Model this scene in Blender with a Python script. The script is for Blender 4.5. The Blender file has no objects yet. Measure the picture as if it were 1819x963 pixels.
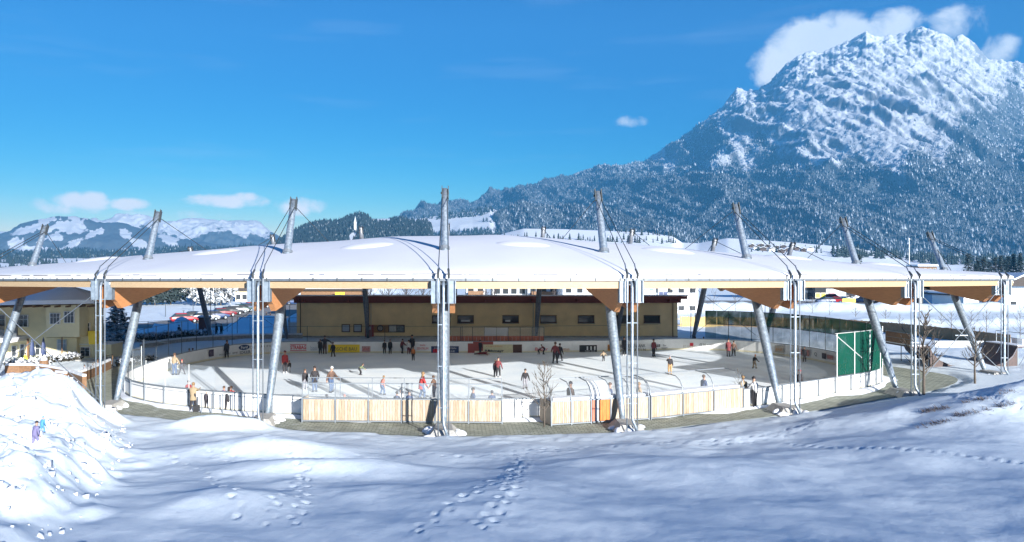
import bpy, bmesh, math, random
import numpy as np
from mathutils import Vector, Matrix, Euler
PI = math.pi
random.seed(7)
SC = bpy.context.scene
COL = SC.collection

# ---------------------------------------------------------------- camera
CX, HY, F, CH = 800.0, 475.0, 1374.0, 8.7        # principal column, horizon row, focal length (photo pixels), eye height
cam_d = bpy.data.cameras.new('camera')
cam = bpy.data.objects.new('camera', cam_d); COL.objects.link(cam)
cam.location = (0, 0, CH); cam.rotation_euler = (PI/2, 0, 0)
cam_d.sensor_width = 36; cam_d.lens = 36*F/1819
cam_d.shift_x = (909.5-CX)/1819; cam_d.shift_y = (HY-481.5)/1819
cam_d.clip_start = 0.3; cam_d.clip_end = 120000
SC.camera = cam

# ---------------------------------------------------------------- sun, sky, exposure
SUN_EL, SUN_AZ = math.radians(14.5), (0.45, -0.89)     # where the sun stands: behind the camera to the right
n_ = math.hypot(*SUN_AZ); sdir = Vector((SUN_AZ[0]/n_*math.cos(SUN_EL), SUN_AZ[1]/n_*math.cos(SUN_EL), math.sin(SUN_EL)))
sl = bpy.data.lights.new('sun', 'SUN'); sl.energy = 3.0; sl.angle = math.radians(0.5); sl.color = (1, .965, .92)
so = bpy.data.objects.new('sun', sl); COL.objects.link(so); so.rotation_euler = sdir.to_track_quat('Z', 'Y').to_euler()
so.location = (60, -60, 60)
SC.view_settings.view_transform = 'Standard'; SC.view_settings.look = 'None'
SC.view_settings.exposure = 2.02; SC.view_settings.gamma = 1.0
SC.cycles.use_denoising = True
SC.cycles.max_bounces = 9; SC.cycles.diffuse_bounces = 6; SC.cycles.glossy_bounces = 3
SC.cycles.transmission_bounces = 6; SC.cycles.transparent_max_bounces = 16; SC.cycles.volume_bounces = 0

W = bpy.data.worlds.new('World'); SC.world = W; W.use_nodes = True
nt = W.node_tree; nt.nodes.clear()
def NN(t, kind, **kw):
    n = t.nodes.new(kind)
    for k, v in kw.items(): setattr(n, k, v)
    return n
def sock(t, a, b): t.links.new(a, b)
def M2(t, op, a, b=None, c=None, clamp=False):
    n = t.nodes.new('ShaderNodeMath'); n.operation = op; n.use_clamp = clamp
    for i, v in enumerate((a, b, c)):
        if v is None: continue
        if isinstance(v, (int, float)): n.inputs[i].default_value = v
        else: t.links.new(v, n.inputs[i])
    return n.outputs[0]
sky = NN(nt, 'ShaderNodeTexSky', sky_type='NISHITA', sun_disc=False)
sky.sun_elevation = SUN_EL; sky.sun_rotation = math.atan2(sdir.x, sdir.y)
sky.air_density = 1.0; sky.dust_density = 0.35; sky.ozone_density = 3.0; sky.altitude = 500
# the slide film's polarised blue: one response curve per channel over the whole sky
sxyz = NN(nt, 'ShaderNodeSeparateColor'); sock(nt, sky.outputs[0], sxyz.inputs[0])
cxyz = NN(nt, 'ShaderNodeCombineColor')
for i_, (mx_, g_, k_) in enumerate(((6.2, 3.4, 1.25), (12.5, 1.75, .43), (20.0, 1.18, .365))):
    v_ = M2(nt, 'MINIMUM', sky_ch := sxyz.outputs[i_], mx_)
    sock(nt, M2(nt, 'MULTIPLY', M2(nt, 'POWER', M2(nt, 'MULTIPLY', v_, .1), g_), k_*10), cxyz.inputs[i_])
tc = NN(nt, 'ShaderNodeTexCoord'); sp = NN(nt, 'ShaderNodeSeparateXYZ'); sock(nt, tc.outputs['Generated'], sp.inputs[0])
hyp = M2(nt, 'SQRT', M2(nt, 'ADD', M2(nt, 'MULTIPLY', sp.outputs[0], sp.outputs[0]), M2(nt, 'MULTIPLY', sp.outputs[1], sp.outputs[1])))
az = M2(nt, 'ARCTAN2', sp.outputs[0], sp.outputs[1]); el = M2(nt, 'DIVIDE', sp.outputs[2], hyp)
cb = NN(nt, 'ShaderNodeCombineXYZ'); sock(nt, az, cb.inputs[0]); sock(nt, el, cb.inputs[1])
def wnoise(scale, detail, dist=0.0):
    n = NN(nt, 'ShaderNodeTexNoise'); n.inputs['Scale'].default_value = scale; n.inputs['Detail'].default_value = detail
    n.inputs['Roughness'].default_value = .62; n.inputs['Distortion'].default_value = dist
    sock(nt, cb.outputs[0], n.inputs['Vector']); return n.outputs[0]
nz = wnoise(26, 9, .3); nz2 = wnoise(9, 8, .6)
acc = None
def azel(px, py):
    u = (px-CX)/F; a = math.atan(u); return a, (HY-py)/F*math.cos(a)
for px, py, rx, ry, st in ((1440, 78, 90, 58, 1.5), (1375, 122, 56, 44, 1.1), (1500, 60, 60, 40, 1.3), (1400, 100, 60, 50, 1.2), (1585, 52, 68, 40, 1.1), (1700, 42, 62, 42, .8),
                           (1768, 96, 50, 36, .8), (1480, 40, 70, 26, 1.0),
                           (150, 358, 58, 21, 1.3), (165, 352, 34, 17, 1.3), (228, 362, 46, 13, 1.1), (122, 372, 70, 12, .7), (405, 357, 84, 15, 1.1), (440, 352, 36, 13, 1.1), (530, 366, 50, 20, .95),
                           (300, 383, 120, 12, .5), (60, 362, 30, 12, .55), (1122, 216, 34, 12, .6), (1300, 60, 40, 10, .0)):
    a0, e0 = azel(px, py); a1, _ = azel(px+rx, py); rxx = abs(a1-a0); ryy = ry/F*math.cos(a0)
    dx = M2(nt, 'DIVIDE', M2(nt, 'SUBTRACT', az, a0), rxx); dy = M2(nt, 'DIVIDE', M2(nt, 'SUBTRACT', el, e0), ryy)
    r2 = M2(nt, 'ADD', M2(nt, 'MULTIPLY', dx, dx), M2(nt, 'MULTIPLY', dy, dy))
    m = M2(nt, 'MULTIPLY', M2(nt, 'SUBTRACT', 1.0, r2, clamp=False), .8*st)
    m = M2(nt, 'MAXIMUM', m, -1.0)
    m = M2(nt, 'MULTIPLY', M2(nt, 'ADD', m, M2(nt, 'MULTIPLY', M2(nt, 'SUBTRACT', nz, .5), 2.0)), min(1, st+.15)) if st > 0 else None
    if m is None: continue
    m = M2(nt, 'MULTIPLY', m, M2(nt, 'MULTIPLY', M2(nt, 'SUBTRACT', 1.9, r2, clamp=True), 1.0))
    acc = m if acc is None else M2(nt, 'MAXIMUM', acc, m)
cl = NN(nt, 'ShaderNodeMapRange', interpolation_type='SMOOTHSTEP'); sock(nt, acc, cl.inputs[0]); cl.inputs[1].default_value = .02; cl.inputs[2].default_value = .8
# thin cirrus veils everywhere low in the sky
st_ = NN(nt, 'ShaderNodeMapping'); st_.inputs['Scale'].default_value = (1.2, 9, 1); st_.inputs['Rotation'].default_value = (0, 0, .12)
sock(nt, cb.outputs[0], st_.inputs[0]); cn = NN(nt, 'ShaderNodeTexNoise'); cn.inputs['Scale'].default_value = 3; cn.inputs['Detail'].default_value = 7; sock(nt, st_.outputs[0], cn.inputs['Vector'])
cir = NN(nt, 'ShaderNodeMapRange'); sock(nt, cn.outputs[0], cir.inputs[0]); cir.inputs[1].default_value = .55; cir.inputs[2].default_value = .9; cir.inputs[4].default_value = .13
allc = M2(nt, 'MAXIMUM', cl.outputs[0], cir.outputs[0])
cm = NN(nt, 'ShaderNodeMix', data_type='RGBA'); sock(nt, allc, cm.inputs[0])
cshade = NN(nt, 'ShaderNodeMix', data_type='RGBA'); sock(nt, nz2, cshade.inputs[0])
cshade.inputs[6].default_value = (2.5, 2.65, 2.85, 1); cshade.inputs[7].default_value = (3.1, 3.15, 3.2, 1)
sock(nt, cxyz.outputs[0], cm.inputs[6]); sock(nt, cshade.outputs[2], cm.inputs[7])
bg = NN(nt, 'ShaderNodeBackground'); bg.inputs[1].default_value = 0.10
wo = NN(nt, 'ShaderNodeOutputWorld'); sock(nt, cm.outputs[2], bg.inputs[0]); sock(nt, bg.outputs[0], wo.inputs[0])

# ---------------------------------------------------------------- helpers
def at(px, py, z=0.0):
    """pixel of the photograph to the point on the level z"""
    Y = F*(CH-z)/(py-HY); return Vector(((px-CX)/F*Y, Y, z))
def atY(px, py, Y): return Vector(((px-CX)/F*Y, Y, CH-(py-HY)/F*Y))
class MB:
    def __init__(s): s.v = []; s.f = []; s.m = []; s.cur = 0
    def add(s, vs, fs):
        o = len(s.v); s.v += [tuple(v) for v in vs]
        for f in fs: s.f.append([i+o for i in f]); s.m.append(s.cur)
        return s
    def box(s, c, d, rz=0, mtx=None):
        hx, hy, hz = d[0]/2, d[1]/2, d[2]/2
        ca, sa = math.cos(rz), math.sin(rz); vs = []
        for z in (-hz, hz):
            for x, y in ((-hx, -hy), (hx, -hy), (hx, hy), (-hx, hy)):
                v = (c[0]+x*ca-y*sa, c[1]+x*sa+y*ca, c[2]+z)
                if mtx: v = mtx @ Vector(v)
                vs.append(v)
        return s.add(vs, [(0, 3, 2, 1), (4, 5, 6, 7), (0, 1, 5, 4), (1, 2, 6, 5), (2, 3, 7, 6), (3, 0, 4, 7)])
    def tube(s, pts, r, n=8, cap=True):
        pts = [Vector(p) for p in pts]; rs = r if isinstance(r, (list, tuple)) else [r]*len(pts)
        vs = []; fs = []; up = None
        for i, p in enumerate(pts):
            d = (pts[min(i+1, len(pts)-1)]-pts[max(i-1, 0)]).normalized()
            if up is None: up = Vector((0, 0, 1)) if abs(d.z) < .9 else Vector((0, 1, 0))
            a = d.cross(up).normalized(); b = a.cross(d).normalized(); up = b
            for k in range(n):
                t = 2*PI*k/n; vs.append(p+(a*math.cos(t)+b*math.sin(t))*rs[i])
        for i in range(len(pts)-1):
            for k in range(n):
                fs.append((i*n+k, i*n+(k+1) % n, (i+1)*n+(k+1) % n, (i+1)*n+k))
        if cap:
            fs.append(tuple(range(n))[::-1]); fs.append(tuple(range((len(pts)-1)*n, len(pts)*n)))
        return s.add(vs, fs)
    def prism(s, poly, vec):
        vec = Vector(vec); n = len(poly); vs = [Vector(p) for p in poly]; vs += [v+vec for v in vs]
        return s.add(vs, [tuple(range(n))[::-1], tuple(range(n, 2*n))]+[(i, (i+1) % n, (i+1) % n+n, i+n) for i in range(n)])
    def ell(s, c, r, nu=8, nv=5, top=False):
        vs = []; fs = []; c = Vector(c)
        lo = 0 if top else -PI/2
        for j in range(nv+1):
            ph = lo+(PI/2-lo)*j/nv
            for i in range(nu):
                th = 2*PI*i/nu; vs.append((c[0]+r[0]*math.cos(ph)*math.cos(th), c[1]+r[1]*math.cos(ph)*math.sin(th), c[2]+r[2]*math.sin(ph)))
        for j in range(nv):
            for i in range(nu): fs.append((j*nu+i, j*nu+(i+1) % nu, (j+1)*nu+(i+1) % nu, (j+1)*nu+i))
        return s.add(vs, fs)
    def quad(s, a, b, c, d): return s.add([a, b, c, d], [(0, 1, 2, 3)])
    def build(s, name, mat, parent=None, world=False, smooth=False, **tags):
        me = bpy.data.meshes.new(name)
        vs = s.v
        if world and parent is not None:
            l = parent.location if parent.parent is None else parent.location+parent.parent.location
            ci, si = 1, 0
            vs = [(v[0]-l[0], v[1]-l[1], v[2]-l[2]) for v in vs]
        me.from_pydata(vs, [], s.f)
        for m in (mat if isinstance(mat, (list, tuple)) else [mat]): me.materials.append(m)
        if any(s.m): me.polygons.foreach_set('material_index', s.m)
        if smooth: me.polygons.foreach_set('use_smooth', [True]*len(me.polygons))
        me.update()
        return link(name, me, parent, **tags)
def link(name, me, parent=None, **tags):
    o = bpy.data.objects.new(name, me); COL.objects.link(o)
    if parent is not None: o.parent = parent
    for k, v in tags.items(): o[k] = v
    return o
def thing(name, label, cat, loc=(0, 0, 0), rz=0, group=None):
    o = bpy.data.objects.new(name, None); COL.objects.link(o); o.location = loc; o.rotation_euler = (0, 0, rz)
    o.empty_display_size = .3
    o['label'] = label; o['category'] = cat
    if group: o['group'] = group
    return o
def dup(root, loc=None, rz=None, label=None, scale=None):
    def cp(o, par):
        c = o.copy(); COL.objects.link(c)
        if par is not None: c.parent = par
        for ch in kids.get(o.name, ()): cp(ch, c)
        return c
    kids = {}
    stack = [root]
    while stack:
        o = stack.pop(); kids[o.name] = KIDS(o); stack += kids[o.name]
    r = cp(root, None)
    if loc is not None: r.location = loc
    if rz is not None: r.rotation_euler = (0, 0, rz)
    if label: r['label'] = label
    if scale: r.scale = (scale,)*3 if isinstance(scale, (int, float)) else scale
    return r
def KIDS(o): return list(o.children)
def npmesh(name, V, faces, mat, parent=None, smooth=False, **tags):
    V = np.asarray(V, dtype=np.float32); faces = np.asarray(faces, dtype=np.int32); k = faces.shape[1]
    me = bpy.data.meshes.new(name); me.vertices.add(len(V)); me.vertices.foreach_set('co', V.ravel())
    me.loops.add(faces.size); me.loops.foreach_set('vertex_index', faces.ravel())
    me.polygons.add(len(faces)); me.polygons.foreach_set('loop_start', np.arange(0, faces.size, k, dtype=np.int32))
    try: me.polygons.foreach_set('loop_total', np.full(len(faces), k, dtype=np.int32))
    except Exception: pass
    if smooth: me.polygons.foreach_set('use_smooth', np.ones(len(faces), dtype=bool))
    me.materials.append(mat); me.update(calc_edges=True); me.validate()
    return link(name, me, parent, **tags)
def gridfaces(nr, nc):
    i = np.arange((nr-1)*(nc-1)); r = i//(nc-1); c = i % (nc-1); a = r*nc+c
    return np.stack([a, a+1, a+nc+1, a+nc], 1)
def hashn(i, j, s):
    h = (i.astype(np.int64)*374761393+j.astype(np.int64)*668265263+s*974634777) & 0xffffffff
    h = ((h ^ (h >> 13))*1274126177) & 0xffffffff; h = h ^ (h >> 16)
    return (h & 0xffffff)/float(0xffffff)
def vn(x, y, s=0):
    xi = np.floor(x); yi = np.floor(y); fx = x-xi; fy = y-yi; fx = fx*fx*fx*(fx*(fx*6-15)+10); fy = fy*fy*fy*(fy*(fy*6-15)+10)
    a = hashn(xi, yi, s); b = hashn(xi+1, yi, s); c = hashn(xi, yi+1, s); d = hashn(xi+1, yi+1, s)
    return (a+(b-a)*fx)*(1-fy)+(c+(d-c)*fx)*fy
def fbm(x, y, o=5, s=0, g=.5):
    t = 0; a = 1; n = 0
    for k in range(o): t = t+a*vn(x*2**k+k*13.7, y*2**k+k*7.1, s+k); n += a; a *= g
    return t/n
def ridged(x, y, o=5, s=0, g=.55):
    t = 0; a = 1; n = 0
    for k in range(o): t = t+a*(1-abs(2*vn(x*2**k+k*3.7, y*2**k+k*9.1, s+k)-1)); n += a; a *= g
    return t/n
def interp(x, pts): return np.interp(x, [p[0] for p in pts], [p[1] for p in pts])

# ---------------------------------------------------------------- materials
def mat(name, col, rough=.7, metal=0, n=0, ns=5, col2=None, bump=0, bs=30, spec=None, alpha=None, obj=True, detail=4, stretch=None):
    m = bpy.data.materials.new(name); m.use_nodes = True; t = m.node_tree; b = t.nodes['Principled BSDF']
    b.inputs['Base Color'].default_value = (*col, 1); b.inputs['Roughness'].default_value = rough; b.inputs['Metallic'].default_value = metal
    if spec is not None: b.inputs['Specular IOR Level'].default_value = spec
    if alpha is not None: b.inputs['Alpha'].default_value = alpha
    co = NN(t, 'ShaderNodeTexCoord').outputs['Object']
    if stretch:
        mp = NN(t, 'ShaderNodeMapping'); mp.inputs['Scale'].default_value = stretch; sock(t, co, mp.inputs[0]); co = mp.outputs[0]
    if n or col2:
        nz = NN(t, 'ShaderNodeTexNoise'); nz.inputs['Scale'].default_value = ns; nz.inputs['Detail'].default_value = detail; sock(t, co, nz.inputs['Vector'])
        c2 = col2 or tuple(c*(1-n) for c in col)
        mr = NN(t, 'ShaderNodeMapRange'); sock(t, nz.outputs[0], mr.inputs[0]); mr.inputs[1].default_value = .35; mr.inputs[2].default_value = .65
        mx = NN(t, 'ShaderNodeMix', data_type='RGBA'); sock(t, mr.outputs[0], mx.inputs[0])
        mx.inputs[6].default_value = (*col, 1); mx.inputs[7].default_value = (*c2, 1); sock(t, mx.outputs[2], b.inputs['Base Color'])
    if bump:
        bn = NN(t, 'ShaderNodeTexNoise'); bn.inputs['Scale'].default_value = bs; bn.inputs['Detail'].default_value = 5; sock(t, co, bn.inputs['Vector'])
        bp = NN(t, 'ShaderNodeBump'); bp.inputs['Strength'].default_value = min(1, bump); bp.inputs['Distance'].default_value = .05*bump; sock(t, bn.outputs[0], bp.inputs['Height'])
        sock(t, bp.outputs[0], b.inputs['Normal'])
    return m
SNOW = mat('snow', (.70, .735, .79), .65, n=.04, ns=.8, bump=.6, bs=6, spec=.3)
SNOWF = mat('snow_far', (.66, .70, .76), .8, spec=.2)
ROOFSNOW = mat('roof_snow', (.60, .62, .67), .7, n=.03, ns=.5, bump=.3, bs=3, spec=.2)
STEEL = mat('galvanised_steel', (.19, .24, .29), .48, .6, col2=(.34, .40, .46), ns=7, bump=.1, bs=60)
STEELD = mat('dark_cap_steel', (.10, .11, .11), .5, .5, n=.3)
CABLE = mat('cable_steel', (.05, .055, .05), .5, .5)
ZINC = mat('zinc_gutter', (.24, .27, .30), .45, .5, n=.2, ns=4)
BRPL = mat('bracket_plate', (.19, .24, .29), .45, .5, col2=(.28, .34, .40), ns=4)
def wood(name, c1, c2, stretch, rough=.6, ns=6):
    return mat(name, c1, rough, col2=c2, ns=ns, stretch=stretch, bump=.15, bs=20, detail=6)
FASCIA = wood('fascia_spruce', (.46, .34, .21), (.38, .27, .15), (.3, 3, 9))
GLULAM = wood('glulam', (.62, .29, .12), (.48, .21, .08), (2, .25, 9))
SOFFIT = wood('soffit_boards', (.84, .79, .72), (.74, .68, .6), (6, .3, 2))
PLANK = wood('larch_plank', (.40, .32, .23), (.29, .215, .14), (6, 6, .8), ns=3)
PLANK2 = wood('pale_plank', (.46, .39, .31), (.35, .28, .2), (6, 6, .8), ns=3)
PLANKO = wood('orange_plank', (.52, .19, .03), (.4, .13, .02), (6, 6, .8), ns=3)
PLANKR = wood('red_plank', (.5, .17, .10), (.4, .12, .07), (6, 6, .8), ns=3)
FENCEW = wood('fence_wood', (.33, .22, .11), (.2, .13, .065), (4, 4, .6), ns=3)
FENCEY = wood('fence_fresh_wood', (.56, .42, .16), (.38, .27, .1), (4, 4, .6), ns=3)
BOARD = mat('board_white', (.82, .82, .80), .4, n=.06, ns=2)
BOARDP = mat('board_kick', (.74, .68, .5), .5)
RAILG = mat('rail_grey', (.22, .25, .28), .5, .4)
POLEG = mat('net_pole', (.62, .64, .63), .5, .3)
POLED = mat('dark_pole', (.06, .075, .09), .5, .3)
BLACK = mat('black', (.02, .02, .022), .6)
CONC = mat('concrete', (.42, .41, .38), .85, n=.3, ns=4, bump=.3)
WALLC = mat('stucco_ochre', (.95, .72, .39), .9, n=.14, ns=.7, bump=.3, bs=40)
DKRED = mat('red_brown_eave', (.20, .045, .03), .6, n=.2)
DOORR = mat('red_brown_door', (.36, .08, .06), .5, n=.1)
FRAMEB = mat('window_frame_brown', (.09, .035, .02), .5)
GLASS = mat('dark_glass', (.04, .045, .05), .08, spec=.8)
CARGL = mat('car_glass', (.03, .035, .04), .3, spec=.25)
GLASSL = mat('light_glass', (.22, .3, .38), .1, spec=.8)
WHITE = mat('white_paint', (.8, .8, .78), .6, n=.05)
CREAM = mat('cream_render', (.74, .66, .42), .85, n=.06, ns=2)
BROWNW = mat('brown_wood', (.22, .12, .06), .7, n=.3)
GREYB = mat('grey_building', (.5, .54, .58), .7, n=.1)
BLUEB = mat('pale_blue_render', (.55, .65, .76), .8, n=.08)
ROOFT = mat('dark_roof', (.06, .05, .045), .8, n=.3)
YELL = mat('yellow_sign', (.85, .62, .03), .5)
RED = mat('sign_red', (.62, .02, .03), .5)
NAVY = mat('navy', (.03, .05, .13), .6)
DKTXT = mat('dark_lettering', (.04, .045, .06), .6)
ORANGE = mat('orange_ad', (.6, .25, .04), .6)
BARK = mat('bark', (.13, .10, .075), .9, n=.4, ns=20)
BARKL = mat('twig_bark', (.12, .10, .08), .9, n=.3, ns=10)
DKTREE = mat('dark_twigs', (.07, .06, .06), .9)
ASPH = mat('asphalt_winter', (.22, .22, .22), .85, n=.25, ns=.6, bump=.2)
def clearmat(name, col, alpha, rough=.1):
    m = bpy.data.materials.new(name); m.use_nodes = True; t = m.node_tree; b = t.nodes['Principled BSDF']
    b.inputs['Base Color'].default_value = (*col, 1); b.inputs['Roughness'].default_value = rough; b.inputs['Alpha'].default_value = alpha
    return m
ACRYL = clearmat('acrylic_pane', (.5, .56, .6), .09)
ACRYLS = clearmat('snowy_acrylic', (.6, .65, .7), .42, .6)
def netmat(name, col, alpha):
    m = bpy.data.materials.new(name); m.use_nodes = True; t = m.node_tree; t.nodes.clear()
    d = NN(t, 'ShaderNodeBsdfDiffuse'); d.inputs[0].default_value = (*col, 1)
    tl = NN(t, 'ShaderNodeBsdfTranslucent'); tl.inputs[0].default_value = (*col, 1)
    a = NN(t, 'ShaderNodeMixShader'); a.inputs[0].default_value = .12; sock(t, d.outputs[0], a.inputs[1]); sock(t, tl.outputs[0], a.inputs[2])
    tr = NN(t, 'ShaderNodeBsdfTransparent'); mx = NN(t, 'ShaderNodeMixShader')
    co = NN(t, 'ShaderNodeTexCoord'); nz = NN(t, 'ShaderNodeTexNoise'); nz.inputs['Scale'].default_value = 1.1; sock(t, co.outputs['Object'], nz.inputs['Vector'])
    mr = NN(t, 'ShaderNodeMapRange'); sock(t, nz.outputs[0], mr.inputs[0]); mr.inputs[1].default_value = .3; mr.inputs[2].default_value = .7
    mr.inputs[3].default_value = max(0, alpha-.1); mr.inputs[4].default_value = min(1, alpha+.1)
    sock(t, mr.outputs[0], mx.inputs[0]); sock(t, tr.outputs[0], mx.inputs[1]); sock(t, a.outputs[0], mx.inputs[2])
    o = NN(t, 'ShaderNodeOutputMaterial'); sock(t, mx.outputs[0], o.inputs[0]); return m
NETB = netmat('net_green', (.008, .07, .048), .88)
NETD = netmat('net_dark_green', (.025, .085, .055), .93)
NETL = netmat('net_thin', (.04, .10, .10), .6)

# ice: scratched, a little glossy
def icemat():
    m = mat('ice', (.60, .64, .69), .5, spec=.12); t = m.node_tree; b = t.nodes['Principled BSDF']
    co = NN(t, 'ShaderNodeTexCoord').outputs['Object']
    n1 = NN(t, 'ShaderNodeTexNoise'); n1.inputs['Scale'].default_value = .22; n1.inputs['Detail'].default_value = 8; sock(t, co, n1.inputs['Vector'])
    mp = NN(t, 'ShaderNodeMapping'); mp.inputs['Scale'].default_value = (1.2, 5, 1); mp.inputs['Rotation'].default_value = (0, 0, .2); sock(t, co, mp.inputs[0])
    n2 = NN(t, 'ShaderNodeTexNoise'); n2.inputs['Scale'].default_value = 2.5; n2.inputs['Detail'].default_value = 10; n2.inputs['Roughness'].default_value = .75; sock(t, mp.outputs[0], n2.inputs['Vector'])
    s = M2(t, 'ADD', M2(t, 'MULTIPLY', n1.outputs[0], .6), M2(t, 'MULTIPLY', n2.outputs[0], .7))
    cr = NN(t, 'ShaderNodeValToRGB'); sock(t, s, cr.inputs[0]); e = cr.color_ramp.elements
    e[0].position = .50; e[0].color = (.66, .76, .86, 1); e[1].position = .74; e[1].color = (.86, .92, .96, 1)
    sock(t, cr.outputs[0], b.inputs['Base Color'])
    bp = NN(t, 'ShaderNodeBump'); bp.inputs['Strength'].default_value = .25; bp.inputs['Distance'].default_value = .02; sock(t, n2.outputs[0], bp.inputs['Height']); sock(t, bp.outputs[0], b.inputs['Normal'])
    return m
ICE = icemat()
def pavermat():
    m = mat('pavers', (.2, .21, .17), .8); t = m.node_tree; b = t.nodes['Principled BSDF']
    co = NN(t, 'ShaderNodeTexCoord').outputs['Object']
    br = NN(t, 'ShaderNodeTexBrick'); br.inputs['Scale'].default_value = 1; br.inputs['Brick Width'].default_value = .42; br.inputs['Row Height'].default_value = .24
    br.inputs['Mortar Size'].default_value = .025; br.inputs['Color1'].default_value = (.38, .40, .32, 1); br.inputs['Color2'].default_value = (.28, .30, .24, 1); br.inputs['Mortar'].default_value = (.13, .14, .11, 1)
    sock(t, co, br.inputs['Vector'])
    n1 = NN(t, 'ShaderNodeTexNoise'); n1.inputs['Scale'].default_value = 1.3; n1.inputs['Detail'].default_value = 9; n1.inputs['Roughness'].default_value = .7; sock(t, co, n1.inputs['Vector'])
    mr = NN(t, 'ShaderNodeMapRange'); sock(t, n1.outputs[0], mr.inputs[0]); mr.inputs[1].default_value = .3; mr.inputs[2].default_value = .75; mr.inputs[3].default_value = .6; mr.inputs[4].default_value = 1.25
    mx = NN(t, 'ShaderNodeMix', data_type='RGBA', blend_type='MULTIPLY'); mx.inputs[0].default_value = 1; sock(t, br.outputs[0], mx.inputs[6]); sock(t, mr.outputs[0], mx.inputs[7])
    # dusting of trodden snow
    n3 = NN(t, 'ShaderNodeTexNoise'); n3.inputs['Scale'].default_value = .9; n3.inputs['Detail'].default_value = 12; n3.inputs['Roughness'].default_value = .8; sock(t, co, n3.inputs['Vector'])
    m3 = NN(t, 'ShaderNodeMapRange'); sock(t, n3.outputs[0], m3.inputs[0]); m3.inputs[1].default_value = .56; m3.inputs[2].default_value = .70; m3.inputs[4].default_value = .75
    m4 = NN(t, 'ShaderNodeMix', data_type='RGBA'); sock(t, m3.outputs[0], m4.inputs[0]); sock(t, mx.outputs[2], m4.inputs[6]); m4.inputs[7].default_value = (.62, .66, .7, 1)
    sock(t, m4.outputs[2], b.inputs['Base Color'])
    bp = NN(t, 'ShaderNodeBump'); bp.inputs['Strength'].default_value = .6; bp.inputs['Distance'].default_value = .02; sock(t, br.outputs[1], bp.inputs['Height']); bp.invert = True; sock(t, bp.outputs[0], b.inputs['Normal'])
    return m
PAVER = pavermat()
def groundmat():
    m = mat('snow_ground', (.86, .885, .92), .7, spec=.3); t = m.node_tree; b = t.nodes['Principled BSDF']
    co = NN(t, 'ShaderNodeTexCoord').outputs['Object']
    n1 = NN(t, 'ShaderNodeTexNoise'); n1.inputs['Scale'].default_value = 2.6; n1.inputs['Detail'].default_value = 12; n1.inputs['Roughness'].default_value = .68; sock(t, co, n1.inputs['Vector'])
    bp = NN(t, 'ShaderNodeBump'); bp.inputs['Strength'].default_value = .35; bp.inputs['Distance'].default_value = .10; sock(t, n1.outputs[0], bp.inputs['Height']); sock(t, bp.outputs[0], b.inputs['Normal'])
    cr = NN(t, 'ShaderNodeMapRange'); sock(t, n1.outputs[0], cr.inputs[0]); cr.inputs[1].default_value = .3; cr.inputs[2].default_value = .7
    mx = NN(t, 'ShaderNodeMix', data_type='RGBA'); sock(t, cr.outputs[0], mx.inputs[0]); mx.inputs[6].default_value = (.60, .69, .755, 1); mx.inputs[7].default_value = (.70, .765, .815, 1)
    sock(t, mx.outputs[2], b.inputs['Base Color'])
    return m
GROUND = groundmat()
# hillsides: snow where flat, rock where steep, forest floor where wooded (vertex attribute 'wood')
def hillmat(name, rockcol=(.20, .21, .23), forest=(.05, .07, .07), lo=.50, hi=.72, nsc=.01, bump=2.0):
    m = bpy.data.materials.new(name); m.use_nodes = True; t = m.node_tree; b = t.nodes['Principled BSDF']; b.inputs['Roughness'].default_value = .85; b.inputs['Specular IOR Level'].default_value = .15
    g = NN(t, 'ShaderNodeNewGeometry'); s = NN(t, 'ShaderNodeSeparateXYZ'); sock(t, g.outputs['Normal'], s.inputs[0])
    co = NN(t, 'ShaderNodeTexCoord').outputs['Object']
    n1 = NN(t, 'ShaderNodeTexNoise'); n1.inputs['Scale'].default_value = nsc; n1.inputs['Detail'].default_value = 12; n1.inputs['Roughness'].default_value = .7; sock(t, co, n1.inputs['Vector'])
    v = M2(t, 'ADD', s.outputs[2], M2(t, 'MULTIPLY', M2(t, 'SUBTRACT', n1.outputs[0], .5), .9))
    mr = NN(t, 'ShaderNodeMapRange'); sock(t, v, mr.inputs[0]); mr.inputs[1].default_value = lo; mr.inputs[2].default_value = hi
    mx = NN(t, 'ShaderNodeMix', data_type='RGBA'); sock(t, mr.outputs[0], mx.inputs[0]); mx.inputs[6].default_value = (*rockcol, 1); mx.inputs[7].default_value = (.68, .71, .76, 1)
    at_ = NN(t, 'ShaderNodeAttribute', attribute_name='wood')
    n2 = NN(t, 'ShaderNodeTexNoise'); n2.inputs['Scale'].default_value = nsc*12; n2.inputs['Detail'].default_value = 8; n2.inputs['Roughness'].default_value = .8; sock(t, co, n2.inputs['Vector'])
    w = M2(t, 'ADD', at_.outputs['Fac'], M2(t, 'MULTIPLY', M2(t, 'SUBTRACT', n2.outputs[0], .5), .9))
    mw = NN(t, 'ShaderNodeMapRange'); sock(t, w, mw.inputs[0]); mw.inputs[1].default_value = .40; mw.inputs[2].default_value = .60
    mm = NN(t, 'ShaderNodeMix', data_type='RGBA'); sock(t, mw.outputs[0], mm.inputs[0]); sock(t, mx.outputs[2], mm.inputs[6]); mm.inputs[7].default_value = (*forest, 1)
    nb_ = NN(t, 'ShaderNodeTexNoise'); nb_.inputs['Scale'].default_value = nsc*2.2; nb_.inputs['Detail'].default_value = 10; nb_.inputs['Roughness'].default_value = .72; sock(t, co, nb_.inputs['Vector'])
    bb = NN(t, 'ShaderNodeBump'); bb.inputs['Strength'].default_value = 1; bb.inputs['Distance'].default_value = bump; sock(t, nb_.outputs[0], bb.inputs['Height']); sock(t, bb.outputs[0], b.inputs['Normal'])
    sock(t, mm.outputs[2], b.inputs['Base Color']); return m
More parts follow.
